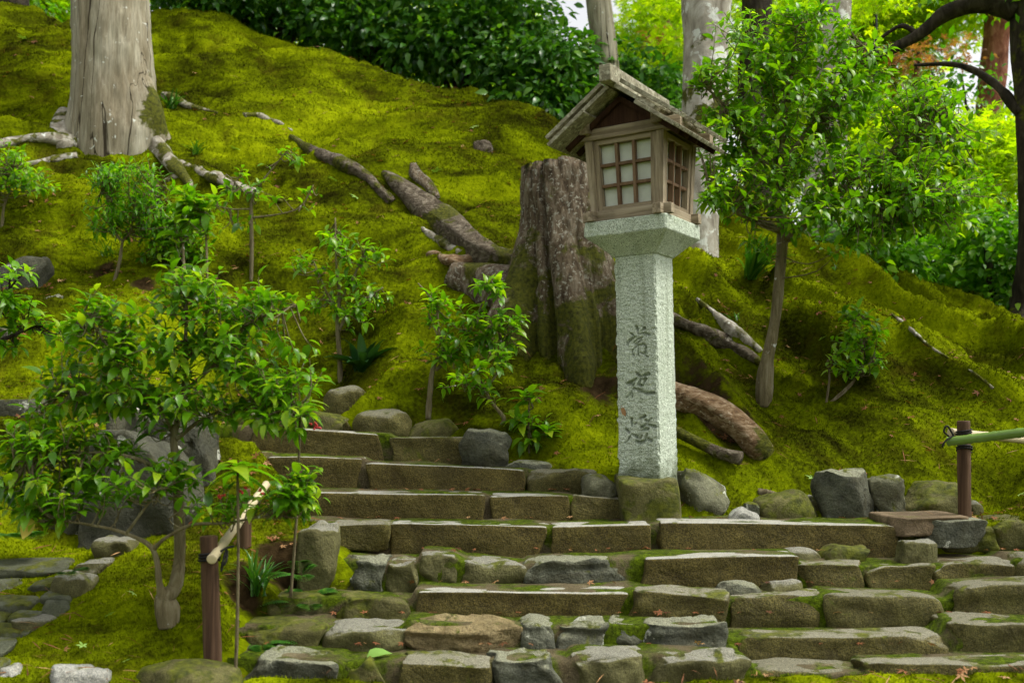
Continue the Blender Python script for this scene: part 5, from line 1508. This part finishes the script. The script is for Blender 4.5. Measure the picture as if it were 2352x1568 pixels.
# fallen leaves
rng = np.random.default_rng(77)
nl = 4200
fa = rng.uniform(-.5, .5, nl); fy = np.exp(rng.uniform(math.log(4.0), math.log(11), nl)); fx = fa * fy
for (u_, v_, n_, r_) in ((330, 650, 260, .45), (200, 600, 160, .4), (470, 610, 120, .35), (1300, 930, 60, .3), (1850, 880, 60, .4), (330, 1400, 90, .3), (1180, 720, 90, .3), (650, 1350, 80, .12)):
    c_ = G(u_, v_)
    fx = np.concatenate([fx, rng.normal(c_.x, r_, n_)]); fy = np.concatenate([fy, rng.normal(c_.y, r_, n_)])
nl = len(fx)
clus = fbm(np.stack([fx * 1.3, fy * 1.3, fx * 0], 1), 2, 91)
kp = (clus > rng.uniform(-.5, .35, nl)) & (stair_level(fx, fy) > 50)
fx, fy = fx[kp], fy[kp]
fz = hill(fx, fy) + .018
n = len(fx)
a = rng.uniform(0, math.tau, n)
leaves_ = leaves_mesh('fallen_leaves', np.stack([fx, fy, fz], 1), np.stack([np.cos(a), np.sin(a), rng.normal(0, .25, n)], 1), np.array((0, -.3, 1.0)) + rng.normal(0, .35, (n, 3)), rng.uniform(.016, .042, n), MAPLE, 'leaf_dead')
tag(leaves_, 'dry brown fallen maple leaves scattered over the moss', 'leaves', kind='stuff')
n = 3200                                            # needles and twiglets dropped on the moss
fa = rng.uniform(-.5, .5, n); fy = np.exp(rng.uniform(math.log(4.0), math.log(11), n)); fx = fa * fy
kp = stair_level(fx, fy) > 50
fx, fy = fx[kp], fy[kp]
n = len(fx)
a = rng.uniform(0, math.tau, n)
NEEDLE = leaf_template(1, .05, .08)
lit = leaves_mesh('twig_litter', np.stack([fx, fy, hill(fx, fy) + .016], 1), np.stack([np.cos(a), np.sin(a), rng.normal(0, .35, n)], 1), np.array((0, -.3, 1.0)) + rng.normal(0, .3, (n, 3)), rng.uniform(.03, .13, n), NEEDLE, 'leaf_dead')
tag(lit, 'thin brown twigs and needles dropped on the moss', 'litter', kind='stuff')
sx_, sy_, sz_ = [], [], []
for k in range(2, 9):
    for i in range(26):
        u = rng.uniform(STEP_U[k][0] + 60, min(2352, STEP_U[k][1] - 60))
        y = rng.uniform(STEP_Y[k] + .2, STEP_Y[k - 1] - .03)
        sx_.append((u - CU) * y / FPX); sy_.append(y); sz_.append(STEP_Z[k] + .012)
n = len(sx_)
a = rng.uniform(0, math.tau, n)
leaves_ = leaves_mesh('fallen_leaves', np.stack([sx_, sy_, sz_], 1), np.stack([np.cos(a), np.sin(a), rng.normal(0, .2, n)], 1), np.array((0, 0, 1.0)) + rng.normal(0, .3, (n, 3)), rng.uniform(.014, .034, n), MAPLE, 'leaf_dead')
tag(leaves_, 'dry brown leaf litter caught on the step treads', 'leaves', kind='stuff')
GREEN = [(820, 462, 'green maple leaf on the moss below the grey root'), (1000, 402, 'green maple leaf beside the thick stump root'), (768, 420, 'green maple leaf on the moss left of the grey root bend'), (55, 95, 'green maple leaf high on the slope left of the big trunk'), (545, 350, 'green maple leaf between the pale roots'),
         (308, 1378, 'pale maple leaf on the front moss left of the shrub stem'), (250, 1428, 'light green maple leaf left of the shrub foot'), (190, 1500, 'light green maple leaf on the lower left moss'), (285, 1535, 'light green maple leaf near the bottom moss rock'), (1865, 1110, 'pale maple leaf on the moss left of the slanted slab'),
         (2342, 1148, 'pale maple leaf on the moss at the right edge'), (1335, 935, 'pale dry leaf on the moss left of the pillar'), (1085, 300, 'pale leaf on the moss above the stump'), (930, 335, 'tan leaf on the upper moss slope'), (1885, 790, 'pale leaf in the moss under the young tree')]
for i, (u, v, lab) in enumerate(GREEN):
    p = G(u, v, .03)
    me = mesh_np('fallen_leaf', MAPLE[0] * .050 * p.y / 6, MAPLE[1], attrs={'rnd': np.full(len(MAPLE[0]), .3)})
    o = obj('fallen_leaf', me, M['leaf_fresh'] if 'tan' not in lab and 'dry' not in lab else M['leaf_dead'])
    o.location = p
    o.rotation_euler = (.45 + random.uniform(-.2, .2), random.uniform(-.3, .3), random.uniform(0, 6))
    tag(o, lab, 'leaf', 'fallen maple leaves')
p = P(842, 1508, 4.52)
o = obj('fallen_leaf', mesh_np('fallen_leaf', LEAF3[0] * np.array((1.5, 1, 1)) * .10, LEAF3[1], attrs={'rnd': np.full(len(LEAF3[0]), .9)}), M['leaf_fresh'])
o.location = p; o.rotation_euler = (.5, .3, -1.2)
tag(o, 'large curled pale green leaf lying on the lowest tread', 'leaf')
p = P(70, 1215, 4.34)
o = obj('yellow_leaf', mesh_np('yellow_leaf', LEAF3[0] * np.array((1.4, 1, 1)) * .085, LEAF3[1], attrs={'rnd': np.full(len(LEAF3[0]), .5)}), M['leaf_yellow'])
o.location = p + Vector((0, 0, .05)); o.rotation_euler = (-1.35, .3, .3)
tag(o, 'single yellow leaf hanging under the shrub at the left edge', 'leaf')
o = obj('dead_leaf', mesh_np('dead_leaf', leaf_template(3, .4, .1)[0] * .068, leaf_template(3, .4, .1)[1], attrs={'rnd': np.full(11, .2)}), M['leaf_dead'], None)
q = Matrix.Translation(Vector((LX, LY, LZ))) @ lan.rotation_euler.to_matrix().to_4x4() @ Vector((-.070, -.130, .345))
o.location = q
o.rotation_euler = (math.radians(90), math.radians(-24), math.radians(-31))
tag(o, 'small brown dead leaf stuck on the inscribed pillar face', 'leaf')

# ---------------------------------------------------------------- the wood behind
def bg_tree(name, label, base, path, radii, bark, blobs, leaf, size, clump, per, seed, tmpl=LEAF1, cat='tree', limbs=(), group=None, dens=1.0):
    root = empty(name, base, label, cat, group)
    w = Vector(base)
    blobs = [b_[:6] + (int(b_[6] * dens),) for b_ in blobs]
    rng = np.random.default_rng(seed)
    sp, sr = smooth_path([Vector(base) - Vector((0, 0, .5))] + [Vector(p) for p in path], [radii[0] * 1.3] + list(radii), 12)
    V, F = tube_arrays([p - w for p in sp], sr, 26, .16, seed)
    obj('trunk', mesh_np('trunk', V, F, attrs={'mossy': np.clip(fbm(V * 1.5 + seed, 2, seed) * 1.5, 0, 1) * (bark != 'bark_pale')}), M[bark], root)
    for i, (lp, lr) in enumerate(limbs):
        sp, sr = smooth_path([Vector(p) for p in lp], lr, 8)
        V, F = tube_arrays([p - w for p in sp], sr, 12, .22, seed + i)
        obj('limb', mesh_np('limb', V, F), M[bark], root)
    if blobs:
        tag(cloud_leaves(rng, blobs, clump, per, size, leaf, tmpl, root, np.array(base)), kind='stuff')
    return root

GB = 'trees in the wood behind the hill'
bg_tree('pale_tree', 'slim pale grey trunk leaning behind the lantern roof', P(1402, 300, 11.2), [P(1396, 180, 11.2), P(1376, 20, 11.2), P(1352, -150, 11.2), P(1330, -500, 11.2)], [.115, .125, .118, .11, .08], 'bark_pale',
        [(1340, -180, 160, 70, 11.5, 1.2, 40), (1490, -60, 80, 60, 12.5, 1, 30)], 'leaf_maple', .085, .16, 26, 201, MAPLE, 'tree', (), GB)
bg_tree('mottled_tree', 'thick white-and-moss mottled trunk right behind the lantern', P(1597, 625, 8.9), [P(1600, 520, 8.9), P(1618, 300, 9.0), P(1622, 100, 9.1), P(1625, -60, 9.2), P(1640, -600, 9.5)], [.20, .215, .20, .235, .26, .22], 'bark_mottle',
        [(1560, 60, 60, 60, 12.5, 1, 20)], 'leaf_maple', .085, .16, 26, 202, MAPLE, 'tree', (), GB)
bg_tree('dark_tree', 'dark smooth trunk between the mottled trunk and the young tree crown', P(1745, 560, 11.5), [P(1740, 400, 11.5), P(1725, 200, 11.5), P(1738, 0, 11.5), P(1740, -400, 11.5)], [.15, .15, .15, .165, .15], 'bark_dark',
        [(1760, -30, 150, 70, 13.5, 1.5, 50)], 'leaf_maple', .09, .2, 24, 203, MAPLE, 'tree', (), GB)
bg_tree('half_dark_tree', 'tall half-shaded trunk behind the young tree crown with a flared pale base', P(1885, 622, 9.8), [P(1888, 560, 9.8), P(1893, 420, 9.8), P(1908, 200, 9.8), P(1920, 0, 9.9), P(1925, -400, 10)], [.21, .17, .14, .135, .14, .12], 'bark_mottle',
        [(1960, -40, 150, 70, 12.5, 1.5, 50)], 'leaf_maple', .09, .2, 24, 204, MAPLE, 'tree', (), GB)
bg_tree('red_pine', 'reddish pine trunk far back near the right edge', P(2268, 700, 14.5), [P(2268, 500, 14.5), P(2272, 280, 14.5), P(2290, 80, 14.5), P(2300, -60, 14.5), P(2310, -500, 14.5)], [.17, .17, .165, .17, .17, .14], 'bark_red',
        [(2240, -120, 200, 90, 16, 1.5, 50)], 'leaf_back', .09, .2, 24, 205, LEAF1, 'tree', (), GB)
Yd = 8.7
bg_tree('dark_tree', 'big dark leaning trunk with an arching mossy branch at the right edge', G(2345, 822), [P(2362, 760, Yd), P(2380, 600, Yd), P(2378, 400, Yd), P(2366, 200, Yd), P(2358, 20, Yd), P(2352, -400, Yd)], [.20, .16, .13, .12, .115, .115, .11], 'bark_dark',
        [(2330, -90, 180, 70, 8.6, .8, 40)], 'leaf_back', .08, .16, 26, 206, LEAF1, 'tree',
        [([P(2330, 30, Yd), P(2270, 8, 8.75), P(2180, 28, 8.85), P(2110, 80, 8.95), P(2040, 118, 9.05), P(1980, 150, 9.15), P(1930, 195, 9.3)], [.085, .07, .06, .055, .045, .035, .02]),
         ([P(2345, 260, Yd), P(2280, 190, 8.9), P(2200, 150, 9.1), P(2100, 150, 9.3)], [.05, .035, .025, .012]),
         ([P(2110, 80, 8.95), P(2070, 60, 9.0), P(2020, 90, 9.1)], [.03, .02, .01])], GB)
bg_tree('dark_tree', 'dark trunk at the top left corner beyond the ridge', P(35, 60, 13.5), [P(32, 0, 13.5), P(30, -200, 13.5), P(30, -500, 13.5)], [.16, .15, .15, .12], 'bark_dark', [(20, -60, 120, 60, 14, 1, 40)], 'leaf_back', .09, .18, 24, 207, LEAF1, 'tree', (), GB)
bg_tree('thin_tree', 'slim pale trunk in the shade low at far right', P(2222, 760, 12.5), [P(2221, 700, 12.5), P(2220, 600, 12.5), P(2215, 300, 12.5)], [.05, .045, .045, .035], 'bark_sap', [(2240, 600, 80, 60, 12.8, .8, 24)], 'leaf_back', .085, .16, 22, 208, LEAF1, 'tree', (), GB)

# maples lit from above, far back
for i, (lab, u, Y, blobs) in enumerate([
    ('bright yellow-green maple behind the lantern roof', 1500, 15.5, [(1500, 90, 80, 90, 15.5, 1.0, 60), (1440, 190, 60, 50, 15.5, 1.0, 24), (1540, 200, 90, 90, 16, 1.2, 50), (1520, -60, 100, 70, 15, 1.2, 40)]),
    ('bright maple spreading above the young tree crown', 2050, 16.0, [(2010, 30, 150, 80, 15.5, 1.5, 110), (2080, 130, 60, 60, 16, 1.5, 30), (1930, 130, 110, 110, 16, 1.5, 90), (2180, 0, 140, 70, 15, 1.2, 90), (1800, 140, 120, 140, 16, 1.5, 100), (1850, 330, 150, 130, 16, 1.5, 110), (2040, 300, 90, 90, 16, 1.5, 50)]),
    ('glowing yellow-green maple in the gap left of the red pine', 2180, 11.8, [(2160, 350, 120, 60, 11.8, .8, 60), (2270, 360, 90, 60, 11.8, .8, 50), (2100, 300, 60, 40, 11.8, .8, 16), (2210, 430, 120, 50, 11.6, .8, 50)]),
    ('bright maple showing at the top left beyond the ridge', 110, 17.0, [(90, 20, 80, 60, 17, 1.2, 60), (200, -20, 120, 60, 17, 1.2, 60), (-60, 0, 120, 60, 17, 1.2, 40)]),
    ('bright maple seen through the dark hedge', 800, 17.0, [(560, 0, 220, 90, 17, 1.5, 70), (860, 60, 220, 110, 17, 1.5, 80), (1120, 80, 120, 120, 17, 1.5, 50), (1000, 200, 150, 60, 17, 1.5, 40)])]):
    zb = P(u, 700, Y).z - .2
    bg_tree('maple_tree', lab, (P(u, 0, Y).x, Y, max(2.2, zb)), [P(u, 500, Y), P(u + 10, 420, Y), P(u - 10, blobs[0][1] - 30, Y)], [.07, .06, .05, .03], 'bark_dark', blobs, 'leaf_maple', .10, .22, 34, 220 + i, MAPLE, 'tree', (), GB)
b = P(2095, 300, 13)
bg_tree('red_maple', 'small red-leaved maple in the gap under the arching branch', b, [P(2100, 220, 13), P(2110, 120, 13)], [.03, .025, .02], 'bark_dark', [(2080, 140, 40, 16, 13, .4, 5), (2190, 110, 40, 24, 13, .4, 5), (2060, 200, 30, 16, 13, .4, 2)], 'leaf_red', .08, .14, 20, 240, MAPLE, 'tree', (), GB)
b = P(1530, 260, 14)
bg_tree('red_maple', 'orange-leaved maple spray between lantern roof and mottled trunk', b, [P(1528, 180, 14), P(1530, 100, 14)], [.03, .025, .02], 'bark_dark', [(1530, 95, 30, 18, 14, .4, 7)], 'leaf_red', .08, .12, 18, 241, MAPLE, 'tree', (), GB)

# the dark evergreen hedge along the ridge, bush by bush
for i, (lab, u, vb, Y, blobs) in enumerate([
    ('dark evergreen bush on the ridge just right of the big trunk', 470, 70, 12.0, [(420, -20, 90, 70, 12, .5, 60), (520, 20, 90, 60, 12, .5, 60), (470, -110, 130, 70, 12, .6, 60)]),
    ('dark evergreen bush second from the big trunk on the ridge', 650, 80, 12.0, [(620, 20, 80, 60, 12, .5, 60), (700, 30, 80, 66, 12, .5, 66), (660, -90, 140, 80, 12, .6, 70)]),
    ('dark evergreen bush midway along the ridge with a brown dead spray', 850, 150, 11.8, [(800, 60, 90, 80, 11.8, .5, 80), (900, 90, 90, 80, 11.8, .5, 84), (850, -60, 150, 90, 11.9, .6, 90)]),
    ('dense evergreen bush left of the one behind the lantern', 1060, 210, 11.6, [(1000, 110, 90, 80, 11.6, .5, 84), (1090, 130, 90, 80, 11.6, .5, 90), (1050, 0, 150, 90, 11.7, .6, 100), (1060, -110, 140, 60, 11.8, .6, 50)]),
    ('darkest evergreen bush immediately left of the lantern roof', 1250, 300, 11.2, [(1200, 150, 90, 90, 11.3, .5, 100), (1290, 180, 90, 90, 11.2, .5, 100), (1230, 240, 90, 50, 11.0, .4, 60), (1310, 150, 50, 40, 11.5, .4, 20), (1200, 30, 90, 60, 11.6, .5, 50)]),
    ('dark evergreen bush behind the lantern box', 1440, 380, 11.6, [(1450, 200, 90, 70, 11.8, .5, 70), (1420, 300, 100, 90, 11.6, .5, 84), (1520, 260, 60, 80, 11.8, .5, 50)])]):
    base = P(u, vb, Y)
    base.z = hz(base.x, base.y) - .05
    tb_ = P(u, vb - 130, Y)
    limbs = [([base, (base + P(u + dx, vb - 120, Y)) / 2 + Vector((0, .05, 0)), P(u + dx, vb - 150, Y)], [.045, .035, .015]) for dx in (-70, -25, 30, 80)]
    bg_tree('evergreen_bush', lab, base, [base + (tb_ - base) * .5, tb_], [.05, .04, .02], 'bark_dark', blobs, 'leaf_hedge', .105, .13, 26, 260 + i, LEAF2, 'bush', limbs, 'evergreen hedge along the ridge', .62)
# shaded bushes at far right
for i, (lab, u, vb, Y, blobs, lf) in enumerate([
    ('layered green bush beside the flared pale trunk base', 2010, 660, 9.6, [(1960, 560, 70, 50, 9.5, .4, 40), (2030, 600, 80, 40, 9.5, .4, 40), (1930, 620, 50, 30, 9.4, .3, 20)], 'leaf_back'),
    ('dark shaded bush behind the moss ridge at right', 2120, 720, 11.5, [(2080, 620, 110, 70, 11.5, .6, 60), (2160, 680, 90, 50, 11.5, .6, 44), (2060, 540, 110, 60, 12, .6, 50)], 'leaf_hedge'),
    ('green bush in front of the big dark right-edge trunk', 2290, 760, 9.2, [(2260, 560, 90, 80, 9.5, .5, 60), (2330, 640, 70, 80, 9.3, .4, 50), (2270, 690, 70, 50, 9.3, .4, 36)], 'leaf_back'),
    ('leafy bush filling the right edge under the glowing maple', 2220, 700, 12.0, [(2180, 540, 120, 60, 12, .6, 56), (2290, 540, 110, 60, 12, .6, 50), (2100, 520, 90, 50, 12, .6, 36)], 'leaf_back'),
    ('evergreen bush high at the right edge behind the dark trunk', 2300, 420, 13.0, [(2340, 300, 50, 90, 13, .5, 24), (2210, 200, 60, 30, 13, .5, 9), (2140, 180, 50, 20, 13, .5, 6)], 'leaf_hedge')]):
    base = P(u, vb, Y)
    base.z = hz(base.x, base.y) - .05
    c = P(blobs[0][0], blobs[0][1], Y)
    limbs = [([base, base + (P(b_[0], b_[1], Y) - base) * .5 + Vector((0, 0, .1)), P(b_[0], b_[1] - 20, Y)], [.035, .028, .012]) for b_ in blobs]
    bg_tree('leafy_bush', lab, base, [base + (c - base) * .3, base + (c - base) * .6], [.04, .035, .02], 'bark_dark', blobs, lf, .095, .14, 26, 280 + i, LEAF2, 'bush', limbs, 'bushes in the shade at right')
# a thin dark pole among the trees
pr = empty('metal_pole', P(2012, 640, 13.0), 'thin straight dark metal pole standing among the trees', 'pole')
pole('shaft', P(2012, 660, 13.0), P(2010, 20, 13.0), .028, 'metal_dark', pr, 10, 0)
pole('cap', P(2010, 24, 13.0), P(2010, 12, 13.0), .036, 'metal_dark', pr, 10, 0)

# far wood closing the view
def far_wood(name, label, n, sampler, size, mat, seed, thr_=-.12):
    rng = np.random.default_rng(seed)
    p = sampler(rng, n)
    c = fbm(p * .35, 2, seed)
    p = p[c > thr_]
    n = len(p)
    D = rng.normal(0, 1, (n, 3)); N = np.array((0, 0, 1.0)) + rng.normal(0, .7, (n, 3))
    o = leaves_mesh(name, p, D, N, size * rng.uniform(.6, 1.3, n), LEAF1, mat, None, rng.uniform(0, 1, n))
    return tag(o, label, 'wood', kind='stuff')
far_wood('far_wood', 'far-off green wood seen between the trunks', 26000, lambda r, n: np.stack([r.uniform(-26, 26, n), r.uniform(24, 34, n), r.uniform(0, 1, n) ** 1.6 * 8.5 + .5], 1), .30, 'leaf_maple', 301, -.08)
